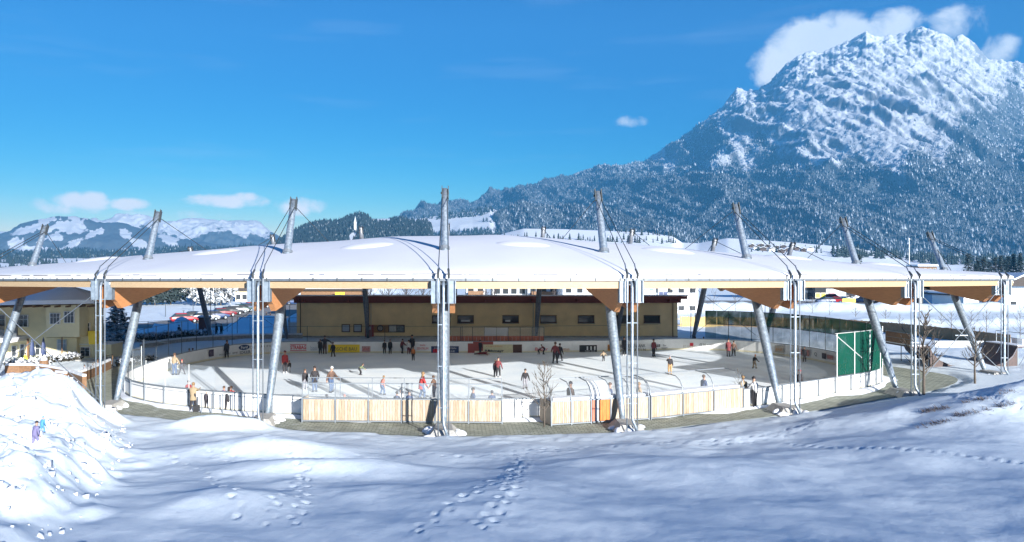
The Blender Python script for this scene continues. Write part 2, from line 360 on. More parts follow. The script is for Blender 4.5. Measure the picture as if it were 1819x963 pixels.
HILLM = hillmat('mountain_rock_snow', rockcol=(.24, .26, .29), forest=(.13, .155, .18), lo=.52, hi=.72, nsc=.012, bump=14)
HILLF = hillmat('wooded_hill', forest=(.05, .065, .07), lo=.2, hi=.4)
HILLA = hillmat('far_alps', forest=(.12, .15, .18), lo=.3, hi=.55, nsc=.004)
def treemat(name, dark, snow, amt, sc):
    m = bpy.data.materials.new(name); m.use_nodes = True; t = m.node_tree; b = t.nodes['Principled BSDF']; b.inputs['Roughness'].default_value = .9; b.inputs['Specular IOR Level'].default_value = .1
    g = NN(t, 'ShaderNodeNewGeometry'); r = g.outputs['Random Per Island']
    co = NN(t, 'ShaderNodeTexCoord').outputs['Object']
    n1 = NN(t, 'ShaderNodeTexNoise'); n1.inputs['Scale'].default_value = sc; n1.inputs['Detail'].default_value = 3; sock(t, co, n1.inputs['Vector'])
    v = M2(t, 'ADD', M2(t, 'MULTIPLY', r, .55), n1.outputs[0])
    mr = NN(t, 'ShaderNodeMapRange'); sock(t, v, mr.inputs[0]); mr.inputs[1].default_value = 1.1-amt; mr.inputs[2].default_value = 1.35-amt
    mx = NN(t, 'ShaderNodeMix', data_type='RGBA'); sock(t, mr.outputs[0], mx.inputs[0]); mx.inputs[6].default_value = (*dark, 1); mx.inputs[7].default_value = (*snow, 1)
    sock(t, mx.outputs[2], b.inputs['Base Color']); return m
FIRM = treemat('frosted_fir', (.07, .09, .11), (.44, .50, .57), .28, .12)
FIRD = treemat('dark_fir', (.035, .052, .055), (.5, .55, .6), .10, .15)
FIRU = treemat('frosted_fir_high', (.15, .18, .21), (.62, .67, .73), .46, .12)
# ================================================================ SETTING
# ---- rink outline (feet of the boards) as a closed smooth curve on the ice level
def catmull(P, k=8, closed=True):
    P = [Vector((*p, 0)) if len(p) == 2 else Vector(p) for p in P]; n = len(P); out = []
    for i in range(n if closed else n-1):
        g = (lambda j: P[j % n]) if closed else (lambda j: P[max(0, min(n-1, j))])
        a, b, c, d = g(i-1), g(i), g(i+1), g(i+2)
        for q in range(k):
            t = q/k; out.append(.5*((2*b)+(c-a)*t+(2*a-5*b+4*c-d)*t*t+(3*b-a-3*c+d)*t**3))
    if not closed: out.append(P[-1])
    return out
RK = [(-23.4, 57.0), (-22.0, 52.6), (-19.2, 49.6), (-15.6, 47.6), (-11.6, 46.0), (-6.0, 44.6), (0, 44.1), (6, 44.5), (12, 45.6), (18.6, 47.9),
      (22.2, 50.2), (26.4, 53.0), (30.2, 55.8), (32.6, 58.6), (33.9, 62.5), (34.2, 68), (33.6, 73), (31.8, 77.4), (28.2, 80.6), (23.6, 81.4), (18, 79.8), (8, 78.7), (-2, 78.5), (-12, 78.4),
      (-17.4, 77.9), (-20.6, 75.6), (-22.6, 71.5), (-23.6, 65.5)]
RINK = catmull(RK, 8)
def resample(P, step, closed=True):
    Q = P+[P[0]] if closed else P
    L = [0]
    for a, b in zip(Q, Q[1:]): L.append(L[-1]+(b-a).length)
    n = max(2, int(round(L[-1]/step))); out = []; j = 0
    for i in range(n if closed else n+1):
        s = L[-1]*i/n
        while j < len(L)-2 and L[j+1] < s: j += 1
        t = (s-L[j])/max(1e-6, L[j+1]-L[j]); out.append(Q[j].lerp(Q[j+1], t))
    return out
# ---- the paved walk round the rink (outer edge)
PV = [(-31, 62), (-30.5, 54), (-26, 50.5), (-22.5, 47.6), (-17.5, 45.0), (-12.5, 43.0), (-7.5, 41.2), (-4, 40.4), (0, 39.9), (5, 40.2), (10, 41.2), (14.5, 43.2),
      (20, 45.8), (25, 48.8), (29.5, 51.8), (34.0, 54.6), (38.5, 58.8), (40.2, 62.2), (39.6, 65.4), (38.2, 70), (37.2, 76), (33.5, 82.5), (28, 84), (10, 83), (-15, 83), (-24, 81), (-27.5, 74)]
PATH = catmull(PV, 6)
def inpoly(X, Y, P):
    r = np.zeros(X.shape, bool); n = len(P)
    for i in range(n):
        x1, y1 = P[i][0], P[i][1]; x2, y2 = P[(i+1) % n][0], P[(i+1) % n][1]
        c = ((y1 > Y) != (y2 > Y)); 
        with np.errstate(divide='ignore', invalid='ignore'): xi = (x2-x1)*(Y-y1)/(y2-y1+1e-12)+x1
        r ^= c & (X < xi)
    return r
def distpoly(X, Y, P):
    d = np.full(X.shape, 1e9); n = len(P)
    for i in range(n):
        ax, ay = P[i][0], P[i][1]; bx, by = P[(i+1) % n][0]-ax, P[(i+1) % n][1]-ay
        t = np.clip(((X-ax)*bx+(Y-ay)*by)/(bx*bx+by*by+1e-12), 0, 1)
        d = np.minimum(d, (X-ax-t*bx)**2+(Y-ay-t*by)**2)
    return np.sqrt(d)
def sstep(a, b, x): t = np.clip((x-a)/(b-a), 0, 1); return t*t*(3-2*t)

# footprints: lists of (x, y, heading) on the foreground snow
PRINTS = []
def trail(pts, step=.62, side=.10, depth=.12, rad=.10, jit=.05):
    P = resample(catmull([p[:2] for p in pts], 10, False), step, False); rng = random.Random(len(PRINTS)+3)
    for i, p in enumerate(P):
        q = P[min(i+1, len(P)-1)]; o = P[max(0, i-1)]; d = (q-o).normalized(); s = side if i % 2 else -side
        PRINTS.append((p.x-d.y*s+rng.uniform(-jit, jit), p.y+d.x*s+rng.uniform(-jit, jit), rad*rng.uniform(.8, 1.2), depth*rng.uniform(.6, 1.2)))
def gp(px, py): p = at(px, py, .9); return (p.x, p.y)
trail([gp(935, 800), gp(905, 850), gp(840, 890), gp(790, 920), gp(740, 955)], .5, .14)
trail([gp(925, 800), gp(915, 860), gp(895, 905), gp(850, 950)], .40, .16, .13, .12)
trail([gp(1395, 775), gp(1500, 795), gp(1640, 812), gp(1810, 828)], .42, .05, .09, .10, .03)
trail([gp(300, 800), gp(380, 850), gp(430, 930)], .6, .12)
trail([gp(560, 820), gp(500, 880), gp(480, 940)], .5, .15, .09)
trail([gp(430, 770), gp(520, 800), gp(540, 870), gp(520, 940)], .55, .15)
trail([gp(370, 775), gp(395, 800), gp(470, 815), gp(600, 800), gp(760, 790), gp(930, 795)], .4, .25, .12)
trail([gp(850, 790), gp(1000, 782), gp(1160, 772), gp(1330, 765), gp(1480, 740)], .35, .3, .10)
trail([at(1650, 705, 1)[:2], at(1720, 720, 1.5)[:2], at(1819, 740, 1.5)[:2]], .4, .3, .14)
MOUNDX = [(10, 99), (18, -10.0), (24, -10.4), (30, -12.2), (36, -14.3), (41, -16.8), (45, -19.5), (49, -24)]
def height(X, Y, prints=True):
    inside = inpoly(X, Y, PATH); d = distpoly(X, Y, PATH); sd = np.where(inside, -d, d)
    edge = fbm(X/1.4, Y/1.4, 4, 5)-.5
    near = sstep(52, 40, Y)
    out = sstep(.0, 1.2, sd+edge*1.0)
    h = -.07+out*(.16+.20*fbm(X/2.5, Y/2.5, 5, 11)*near+.10*(1-near))
    f = np.clip(sd, 0, 60)*near*sstep(60, 52, Y)
    h += out*(.045*f+.55*(fbm(X/9, Y/6, 3, 21)-.5)*sstep(2, 8, f)+.22*(fbm(X/3.2, Y/2.1, 3, 27)-.5)*sstep(1, 6, f))
    h += out*.10*(fbm(X/.55, Y/.5, 3, 31)-.5)*sstep(6, 1.5, sd)*near         # trodden margin
    # broad drifts in the middle foreground
    for mx, my, sx, sy, a in ((-8.0, 34.5, 3.0, 1.6, .7), (-10.6, 41.2, 1.3, .8, .45), (-12.9, 41.0, 1.6, 1.0, .6), (-5, 30.5, 4.5, 1.2, .55), (1.5, 27, 4, 2, .4), (10, 30, 7, 2.4, .45), (-7.5, 25, 2.5, 1.4, .4), (20, 33, 5, 2.5, .5)):
        h += a*np.exp(-((X-mx)/sx)**2-((Y-my)/sy)**2)
    # great ploughed heap on the left
    mx = np.interp(Y, [m[0] for m in MOUNDX], [m[1] for m in MOUNDX])
    s = sstep(0, 4.2, mx-X+(fbm(X/2, Y/2, 3, 41)-.5)*2.2)*sstep(15, 20, Y)*sstep(46.0, 41.5, Y+.10*(X+20))
    body = 1.55+1.05*np.exp(-((X+21)/4.2)**2-((Y-40.5)/3.2)**2)+.55*np.exp(-((X+13)/3)**2-((Y-31)/4)**2)
    lump = (1-abs(2*fbm(X/1.9, Y/1.9, 2, 51)-1))*.7+np.floor(vn(X/.75+.6*vn(X*2, Y*2, 5), Y/.75, 62)*4)/4*.32+vn(X/.33, Y/.33, 63)*.14+ridged(X/.9, Y/.9, 3, 61)*.12
    h += s*(body-.7+lump*.95)
    h -= s*.55*np.exp(-((X+17.6)/2.2)**2-((Y-34.5)/1.6)**2)
    # bank on the right
    bx = (X-34)/11.0; by = (Y-40.5-.16*(X-30))/4.6
    b = np.exp(-np.clip(bx, -9, 0)**2-by**2)
    h += b*2.35*sstep(1.0, 5, sd)
    h += b*.25*(fbm(X/.8, Y/.8, 3, 71)-.5)*sstep(24, 30, X)
    # rough snow behind, left garden and right yard
    far = sstep(46, 60, Y)
    h += out*far*sstep(300, 120, Y)*(.32*fbm(X/3, Y/3, 4, 81)*sstep(1, 6, sd)+.0)
    # ploughed ridges by the left car park and in front of the right car park
    for (ax, ay, bx_, by_, w, a) in ((-43, 104, -36, 103, 2.6, 1.6), (-29, 110, -20, 108, 3.0, 1.7), (-19, 125, -14, 160, 3, 1.6), (30, 150, 110, 148, 3.5, 1.6), (60, 112, 125, 110, 3, 1.1), (-75, 190, -20, 260, 4, 2)):
        ex, ey = bx_-ax, by_-ay; t = np.clip(((X-ax)*ex+(Y-ay)*ey)/(ex*ex+ey*ey), 0, 1)
        dd = np.hypot(X-ax-t*ex, Y-ay-t*ey)
        h += a*np.exp(-(dd/w)**2)*(.55+.9*fbm(X/4, Y/4, 3, 91))
    lot = inpoly(X, Y, [(-66, 90), (-46, 98), (-34, 104), (-27, 112), (-24, 130), (-26, 165), (-30, 220), (-48, 220), (-50, 150), (-58, 118)])
    h = np.where(lot, .24, h)
    if prints:
        for x, y, r, dp in PRINTS:
            m = (abs(X-x) < r*3.2) & (abs(Y-y) < r*3.2)
            if m.any():
                q = ((X[m]-x)**2+(Y[m]-y)**2)/(r*r); h[m] += -dp*np.exp(-q*1.2)+.35*dp*np.exp(-(np.sqrt(q)-1.7)**2*4)
    return h
def ground_z(x, y): return float(height(np.array([float(x)]), np.array([float(y)]), False)[0])
rows = []
py = 1180.0
while py > HY+1.5:
    rows.append(F*CH/(py-HY)); py -= 3.2 if py > 960 else 1.7 if py > 690 else 1.3 if py > 560 else .8 if py > 500 else .5
rows += [9000, 14000, 30000, 60000]
PX = np.arange(-420, 2260, 5.6)
Yg, Pg = np.meshgrid(np.array(rows), PX, indexing='ij'); Xg = (Pg-CX)/F*Yg
Hg = height(Xg, Yg)
gf = gridfaces(*Yg.shape)
V = np.stack([Xg.ravel(), Yg.ravel(), Hg.ravel()], 1)
nb = len(V); r0 = rows[0]
V = np.vstack([V, [[-400, r0+.5, -.3], [-400, -400, -.3], [400, -400, -.3], [400, r0+.5, -.3]]])
gf = np.vstack([gf, [[nb, nb+1, nb+2, nb+3]]])
npmesh('snow_ground', V, gf, GROUND, smooth=True, kind='structure')

rgc = np.random.default_rng(3); cv, cf = [], []
for k in range(1500):
    yy = rgc.uniform(20, 43); xx = rgc.uniform(-24, -9)
    mxx = np.interp(yy, [m[0] for m in MOUNDX], [m[1] for m in MOUNDX])
    if xx > mxx-.5 or rgc.random() < .25: continue
    r = .02+.11*rgc.random()**2.5; z = ground_z(xx, yy); o = len(cv)
    pts = rgc.normal(0, 1, (8, 3)); base = np.array([[-1, -1, -1], [1, -1, -1], [1, 1, -1], [-1, 1, -1], [-1, -1, 1], [1, -1, 1], [1, 1, 1], [-1, 1, 1]])*.75+pts*.28
    for q in base*r: cv.append((xx+q[0], yy+q[1], z+q[2]+r*.05))
    cf += [[o+i for i in f] for f in ((0, 3, 2, 1), (4, 5, 6, 7), (0, 1, 5, 4), (1, 2, 6, 5), (2, 3, 7, 6), (3, 0, 4, 7))]
npmesh('snow_clods', cv, cf, SNOW, kind='stuff')
def sheet(name, P, z, m, **kw):
    bm = bmesh.new(); f = bm.faces.new([bm.verts.new((p[0], p[1], z)) for p in P]); bmesh.ops.triangulate(bm, faces=[f])
    me = bpy.data.meshes.new(name); bm.to_mesh(me); bm.free(); me.materials.append(m)
    if len(me.polygons) and me.polygons[0].normal.z < 0: me.flip_normals()
    return link(name, me, **kw)
sheet('paved_walk', PATH, 0.0, PAVER, kind='structure')
sheet('ice', RINK, 0.03, ICE, kind='structure')
# strip of scraped snow lying along the outside of the boards
def snowstrip():
    P = resample(RINK, .5); n = len(P); vs = []; fs = []
    for i in range(n):
        t = (P[(i+1) % n]-P[i-1]).normalized(); o = Vector((t.y, -t.x, 0))
        if (P[i]+o-Vector((5, 62, 0))).length < (P[i]-Vector((5, 62, 0))).length: o = -o
        w = .25+.85*float(vn(np.array([i*.23]), np.array([3.]), 8)[0])**1.3
        if P[i].y > 60: w += .6
        for k, (a, z) in enumerate(((0.07, .10), (.35, .13), (.75, .06), (1.0, -.02))):
            q = P[i]+o*(.07+a*w); vs.append((q.x, q.y, z*(.6+w*.6)+.015))
    for i in range(n):
        for k in range(3): a = i*4+k; b = ((i+1) % n)*4+k; fs.append((a, a+1, b+1, b))
    npmesh('snow_strip', vs, fs, SNOW, smooth=True, kind='structure')
snowstrip()

# car parks and road, ploughed grey
sheet('car_park', [(-62, 93), (-46, 100), (-35, 106), (-28, 114), (-25.5, 130), (-27.5, 165), (-32, 215), (-42, 215), (-43, 165), (-43, 133), (-46, 117), (-60, 110)], .30, ASPH, kind='structure')
sheet('road', [(60, 178), (140, 172), (150, 186), (60, 196)], .35, ASPH, kind='structure')
sheet('road', [(90, 128), (180, 122), (180, 127), (90, 133)], .33, ASPH, kind='structure')

# ---------------------------------------------------------------- hills and mountains
class Hill:
    def __init__(s, name, sky, r0, r1, zb, prof, amp, gul, mat, px0, px1, dpx, nr, wood, back=.35, seed=0, sharp=0, topamp=0.0):
        s.px = np.arange(px0, px1+dpx, dpx); nr2 = int(nr*back/1.0)+2
        t = np.concatenate([np.linspace(0, 1, nr), 1+np.linspace(0, back, nr2)[1:]])
        T, U = np.meshgrid(t, s.px, indexing='ij')
        r0v = r0(U) if callable(r0) else r0; r1v = r1(U) if callable(r1) else r1
        Y = r0v+(r1v-r0v)*T; X = (U-CX)/F*Y
        sk = np.interp(U, [p[0] for p in sky], [p[1] for p in sky]); Hr = CH+(HY-sk)/F*r1v
        if sharp:
            kk = np.hanning(61); kk /= kk.sum(); base = np.interp(s.px, [p[0] for p in sky], [p[1] for p in sky]); sm = np.convolve(np.pad(base, 30, mode='edge'), kk, 'valid')
            Hs = CH+(HY-sm[None, :])/F*r1v; b_ = np.clip((T-.82)/.18, 0, 1)**1.5; Hr = Hs*(1-b_)+Hr*b_
        p = np.where(T <= 1, prof(np.clip(T, 0, 1)), 1-1.6*(T-1))
        z = zb+(Hr-zb)*p
        w = np.clip(np.sin(PI*np.clip(T, 0, 1)), 0, 1)**.7
        z += w*amp*(ridged(X/gul[0]+Y/gul[1]*.35, Y/gul[1], 8, seed+100, .58)-.55)
        if sharp: z += sharp*(w*np.clip((T-.5)*2.6, 0, 1)+.12*(T > .9))*((.6*ridged(X/150+Y/900, Y/620, 7, seed+200, .64)+.4*ridged(X/260, Y/260, 6, seed+210, .66))-.55)
        if topamp: z += np.where(T > .8, topamp*(fbm(U/14., T*0, 5, seed+9, .65)-.5), 0)
        s.X, s.Y, s.Z, s.U, s.T = X, Y, z, U, T
        s.P = HY-(z-CH)/Y*F
        o = npmesh(name, np.stack([X.ravel(), Y.ravel(), z.ravel()], 1), gridfaces(*Y.shape), mat, smooth=True, kind='structure')
        wa = np.clip(wood(s.U, s.P, s.T), 0, 1)
        a = o.data.attributes.new('wood', 'FLOAT', 'POINT'); a.data.foreach_set('value', wa.astype(np.float32).ravel())
        s.W = wa; s.nfront = nr
    def sample(s, n, rng, dens, tp=1.0):
        i = rng.random(n)**tp*(s.nfront-1.001); j = rng.random(n)*(len(s.px)-1.001)
        i0 = i.astype(int); j0 = j.astype(int); fi = i-i0; fj = j-j0
        g = lambda A: (A[i0, j0]*(1-fi)+A[i0+1, j0]*fi)*(1-fj)+(A[i0, j0+1]*(1-fi)+A[i0+1, j0+1]*fi)*fj
        X, Y, Z, U, P, Wd = (g(A) for A in (s.X, s.Y, s.Z, s.U, s.P, s.W))
        k = rng.random(n) < dens(U, P, Wd)
        return X[k], Y[k], Z[k], P[k]
    def surf(s, px, py):
        j = int(np.clip(round((px-s.px[0])/(s.px[1]-s.px[0])), 0, len(s.px)-1)); col = s.P[:s.nfront, j]
        i = int(np.argmin(abs(col-py))); return Vector((s.X[i, j], s.Y[i, j], s.Z[i, j]))
def firs(name, X, Y, Z, h, mat, seed=0, sides=4, tiers=2, wr=.24, parent=None, **kw):
    rng = np.random.default_rng(seed); n = len(X)
    if n == 0: return
    H = h*rng.uniform(.5, 1.35, n)*(.75+.5*fbm(X/60, Y/60, 2, 12)); Wd = H*wr*rng.uniform(.75, 1.3, n); rot = rng.random(n)*6.28
    tv = []; tf = []
    for k in range(tiers):
        z0 = .06+k*.8/tiers; z1 = min(1.0, z0+1.15/tiers) if k < tiers-1 else 1.0; rr = 1-.8*k/tiers
        o = len(tv)
        for q in range(sides):
            a = 2*PI*q/sides+k*.6; j = .8+.4*((q*7+k*3) % 5)/4
            tv.append((rr*j*math.cos(a), rr*j*math.sin(a), z0+.04*((q*3) % 2)))
        tv.append((0, 0, z1))
        for q in range(sides): tf.append((o+q, o+(q+1) % sides, o+sides))
    tv = np.array(tv); tf = np.array(tf)
    c, s = np.cos(rot)[:, None], np.sin(rot)[:, None]
    vx = (tv[:, 0]*c-tv[:, 1]*s)*Wd[:, None]+X[:, None]; vy = (tv[:, 0]*s+tv[:, 1]*c)*Wd[:, None]+Y[:, None]; vz = tv[:, 2]*H[:, None]+Z[:, None]
    VV = np.stack([vx, vy, vz], 2).reshape(-1, 3); FF = (tf[None]+(np.arange(n)*len(tv))[:, None, None]).reshape(-1, 3)
    return npmesh(name, VV, FF, mat, parent, **kw)
RNG = np.random.default_rng(5)
SKYM = [(560, 432), (640, 410), (700, 391), (760, 381), (800, 372), (860, 358), (930, 336), (1000, 319), (1060, 306), (1100, 297), (1148, 288), (1200, 253), (1238, 228), (1274, 200), (1285, 190), (1296, 174), (1309, 154), (1325, 160), (1349, 158), (1362, 150),
        (1380, 130), (1396, 115), (1420, 102), (1440, 91), (1460, 93), (1475, 86), (1495, 80), (1514, 72), (1528, 64), (1540, 57), (1552, 66), (1562, 67), (1580, 62), (1593, 65), (1612, 58), (1632, 52), (1648, 54), (1662, 58), (1680, 66), (1693, 70), (1700, 62), (1708, 60), (1722, 70), (1732, 79), (1745, 95), (1758, 106), (1780, 104), (1801, 113), (1850, 118), (1950, 170), (2200, 260), (2400, 300)]
def mwood(U, P, T):
    tl = interp(U, [(500, 200), (1100, 270), (1180, 262), (1260, 250), (1330, 262), (1420, 262), (1500, 290), (1600, 300), (1680, 262), (1740, 200), (1801, 150), (1900, 160), (2300, 250)])
    w = .5+(P-tl)/55.0+(fbm(U/40, P/60, 4, 303)-.5)*2.6
    w -= 1.4*np.exp(-((U-1585-(P-200)*.12)/16)**2)*(P < 330)*(P > 120)
    w += .5*(P > 330)
    return w
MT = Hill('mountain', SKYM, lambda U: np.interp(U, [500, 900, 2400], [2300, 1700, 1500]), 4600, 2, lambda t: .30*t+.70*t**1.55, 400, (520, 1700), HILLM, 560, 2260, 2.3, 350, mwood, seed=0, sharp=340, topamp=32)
x, y, z, p = MT.sample(450000, RNG, lambda U, P, Wd: np.clip(Wd, 0, 1)*(P > 296+np.clip(1200-U, 0, 400)*.0)*.46, .8)
firs('mountain_forest', x, y, z-1, 10.5, FIRM, 1, tiers=1, kind='stuff')
x, y, z, p = MT.sample(120000, RNG, lambda U, P, Wd: (.10+.9*Wd)*(P <= 310)*np.clip((P-SKYV(U))/40, .15, 1)*.26 if True else 0, .45) if False else MT.sample(270000, RNG, lambda U, P, Wd: (.06+.94*np.clip(Wd, 0, 1))*(P <= 312)*.30, .45)
firs('high_forest', x, y, z-1, 11, FIRU, 2, tiers=1, kind='stuff')

# far Alps on the left: wooded front range with snowy pastures, white crests behind
def spots(U, P, L):
    w = np.zeros(U.shape)
    for px, py, rx, ry, sl_ in L:
        w = np.maximum(w, 1.25-(((U-px)/rx)**2+((P-py-sl_*(U-px))/ry)**2)*.75)
    return w
MEAD = [(48, 408, 26, 7, -.28), (75, 398, 10, 9, -.5), (128, 403, 24, 11, .1), (100, 402, 20, 5, -.5), (168, 415, 17, 6, -.3), (98, 421, 14, 7, .0), (132, 432, 15, 6, -.35), (28, 432, 14, 10, 0), (62, 443, 34, 6, .05), (106, 446, 14, 6, 0),
        (93, 389, 12, 4, .1), (133, 387, 10, 6, .3), (225, 418, 12, 9, .6), (248, 433, 16, 8, .2), (232, 446, 18, 4, 0), (112, 408, 50, 2, -.5), (300, 425, 16, 10, .4)]
def alpwood(U, P, T): return .92-spots(U+(fbm(U/6., P/5., 3, 7)-.5)*14, P+(fbm(U/6., P/5., 3, 17)-.5)*9, MEAD)+(fbm(U/5., P/4., 3, 77)-.5)*.5
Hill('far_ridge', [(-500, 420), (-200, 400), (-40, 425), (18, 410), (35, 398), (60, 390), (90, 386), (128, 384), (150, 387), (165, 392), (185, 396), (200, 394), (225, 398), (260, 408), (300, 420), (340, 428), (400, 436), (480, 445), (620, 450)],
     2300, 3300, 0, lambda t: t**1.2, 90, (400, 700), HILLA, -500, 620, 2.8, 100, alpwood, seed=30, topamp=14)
def crestwood(U, P, T): return (P-408-8*np.sin(U/23.))/16+(fbm(U/14., P/10., 4, 78)-.5)*2.2
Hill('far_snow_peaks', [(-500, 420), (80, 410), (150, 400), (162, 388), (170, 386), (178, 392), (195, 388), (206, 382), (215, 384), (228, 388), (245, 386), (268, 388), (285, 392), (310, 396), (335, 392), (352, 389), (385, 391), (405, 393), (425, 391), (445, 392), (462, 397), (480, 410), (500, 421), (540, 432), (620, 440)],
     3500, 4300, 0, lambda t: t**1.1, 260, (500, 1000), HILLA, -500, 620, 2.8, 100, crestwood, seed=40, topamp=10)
# wooded hill with the church, meadow hill behind it
H3 = Hill('meadow_hill', [(520, 425), (600, 398), (655, 389), (700, 388), (735, 389), (790, 381), (840, 375), (870, 368), (885, 375), (905, 388), (960, 400), (1100, 420)], 1900, 2700, 0, lambda t: t**1.1, 30, (400, 700), HILLF, 520, 1100, 2.5, 80,
     lambda U, P, T: np.where(P < interp(U, [(700, 389), (800, 390), (850, 384), (900, 370)]), .9*(U > 730), 0)+1.0*(P > interp(U, [(500, 400), (700, 420), (850, 409), (900, 408), (1000, 400)]))+.9*np.exp(-((U-868)/22)**2-((P-393)/5)**2)-.6, seed=50)
x, y, z, p = H3.sample(26000, RNG, lambda U, P, Wd: np.clip(Wd*1.6, 0, 1)*.8)
firs('meadow_hill_wood', x, y, z-1, 13, FIRD, 3, kind='stuff')
H2 = Hill('wooded_hill', [(410, 462), (440, 450), (470, 444), (500, 428), (520, 414), (560, 397), (600, 394), (625, 384), (642, 380), (654, 386), (662, 394), (690, 396), (702, 391), (715, 390), (728, 394), (740, 396), (756, 394), (766, 400), (768, 408), (752, 413), (760, 422), (775, 426), (790, 418), (830, 424), (900, 424), (960, 440)],
     1150, 1700, 0, lambda t: t**.9, 14, (150, 300), HILLF, 410, 960, 2.5, 90, lambda U, P, T: 1.2-1.6*np.exp(-((U-627-(P-420)*-.25)/8)**2-((P-423)/12)**2), seed=60)
x, y, z, p = H2.sample(28000, RNG, lambda U, P, Wd: np.clip(Wd*1.3-.25, 0, 1)*.9)
firs('hill_forest', x, y, z-1, 10, FIRD, 4, kind='stuff')
# low wood bands across the valley on the left
for nm, skl, ra, rb, hh, sd_, n_tr, dn in (('valley_wood', [(-500, 452), (18, 452), (120, 449), (200, 452), (260, 450), (330, 443), (400, 446), (440, 440), (480, 448), (540, 444), (620, 450)], 1500, 2200, 15, 70, 15000, .9),
                                      ('valley_meadow', [(-500, 458), (18, 461), (100, 459), (200, 457), (260, 461), (330, 460), (420, 462), (620, 466)], 900, 1400, 11, 80, 5200, .55)):
    hl = Hill(nm+'_slope', skl, ra, rb, 0, lambda t: t**1.0, 6, (150, 300), HILLF, -500, 640, 4, 40, (lambda U, P, T: 1.2+0*U) if n_tr > 9000 else (lambda U, P, T: (fbm(U/30., T*6, 3, 5)-.5)*3+.2), seed=sd_)
    x, y, z, p = hl.sample(n_tr, RNG, lambda U, P, Wd: np.clip(Wd, 0, 1)*dn)
    firs(nm, x, y, z-1, hh, FIRD, sd_, kind='stuff')
# snow meadow rising behind the rink to the mountain foot
H1 = Hill('snow_meadow', [(700, 474), (820, 450), (868, 432), (890, 416), (930, 406), (1000, 407), (1080, 410), (1150, 413), (1195, 420), (1212, 431), (1240, 432), (1292, 423), (1330, 425), (1400, 430), (1480, 437), (1560, 447), (1610, 455), (1700, 461), (1819, 464), (2300, 470)],
     520, lambda U: np.interp(U, [700, 1200, 1300, 2300], [1000, 1000, 1000, 1200]), -1, lambda t: t**1.25, 5, (200, 300), SNOWF, 700, 2260, 4, 60, lambda U, P, T: 0*U, seed=90)
def row(px0, px1, n, y0, y1, h, seed, name, m=FIRD, jy=2, wr=.22):
    r = random.Random(seed); X, Y, Z = [], [], []
    for i in range(n):
        u = r.uniform(px0, px1); v = y0+(y1-y0)*(u-px0)/(px1-px0)+r.uniform(-jy, jy)
        p = H1.surf(u, v); X.append(p.x); Y.append(p.y); Z.append(p.z-.4)
    firs(name, np.array(X), np.array(Y), np.array(Z), h, m, seed, 7, 3, wr=wr, kind='stuff')
row(885, 1200, 90, 425, 430, 6.5, 5, 'meadow_tree_row', jy=3)
row(1100, 1210, 26, 413, 421, 6, 6, 'meadow_tree_row', jy=2)
row(1480, 1819, 240, 452, 466, 9, 7, 'valley_tree_row', jy=5, wr=.3)
row(1620, 1819, 140, 464, 471, 10, 8, 'valley_tree_row', jy=4, wr=.25)
# ================================================================ unseen hill added behind the viewpoint, crest shaped to the foreground's shade edge
ux, uy = sdir.x/math.hypot(sdir.x, sdir.y), sdir.y/math.hypot(sdir.x, sdir.y); vx_, vy_ = -uy, ux
S_ = np.linspace(-420, 420, 211); A_ = np.concatenate([np.linspace(150, 250, 12), [260], np.linspace(275, 420, 12)])
AA, SS = np.meshgrid(A_, S_, indexing='ij')
tanE = math.tan(SUN_EL)
EDGE = [(-12, 23.5, 1.5), (-10.5, 29.5, .8), (-5, 34, .5), (0, 37, .3), (10, 37.5, .3), (20, 38, .5), (29, 35.5, 1.4), (38, 35, 1.4), (50, 44, 1.5)]
EL = sorted(((x*vx_+y*vy_), (260-(x*ux+y*uy))*tanE+z) for x, y, z in EDGE)
EL = [(-420, 20), (-150, 50), (-60, EL[0][1]+1.5)]+EL+[(EL[-1][0]+45, 52), (300, 20)]
hh = np.interp(SS, [e[0] for e in EL], [e[1] for e in EL])
hh = hh-np.abs(AA-260)*np.where(AA < 260, .62, .3)+(fbm(SS/9, AA/30, 3, 9)-.5)*.9
npmesh('added_hill_behind', np.stack([(AA*ux+SS*vx_).ravel(), (AA*uy+SS*vy_).ravel(), hh.ravel()-14], 1), gridfaces(*AA.shape), SNOWF, kind='structure')

# unseen twig screen added on that crest: shades the foreground, leaks some low sun
SCREEN_W = .80; rg = np.random.default_rng(11); nT = 26000
ts = rg.uniform(-130, 115, nT); ta = 260+rg.uniform(-6, 6, nT)
top_ = np.interp(ts, [e[0] for e in EL], [e[1] for e in EL])+(fbm(ts/2.5, ts*0, 3, 77)-.5)*1.2
tz = top_-.4-rg.random(nT)**1.15*14.0
an = rg.normal(0, .5, nT); L_ = rg.uniform(1.0, 2.4, nT); w_t = rg.uniform(.05, .10, nT)*SCREEN_W
c0 = np.stack([ta*ux+ts*vx_, ta*uy+ts*vy_, tz], 1); dn = np.stack([np.sin(an)*vx_, np.sin(an)*vy_, np.cos(an)], 1)*L_[:, None]/2; pn = np.stack([np.cos(an)*vx_, np.cos(an)*vy_, -np.sin(an)], 1)*w_t[:, None]
npmesh('sun_screen_behind', np.stack([c0-dn-pn, c0-dn+pn, c0+dn], 1).reshape(-1, 3), np.arange(nT*3).reshape(-1, 3), DKTREE, kind='stuff')

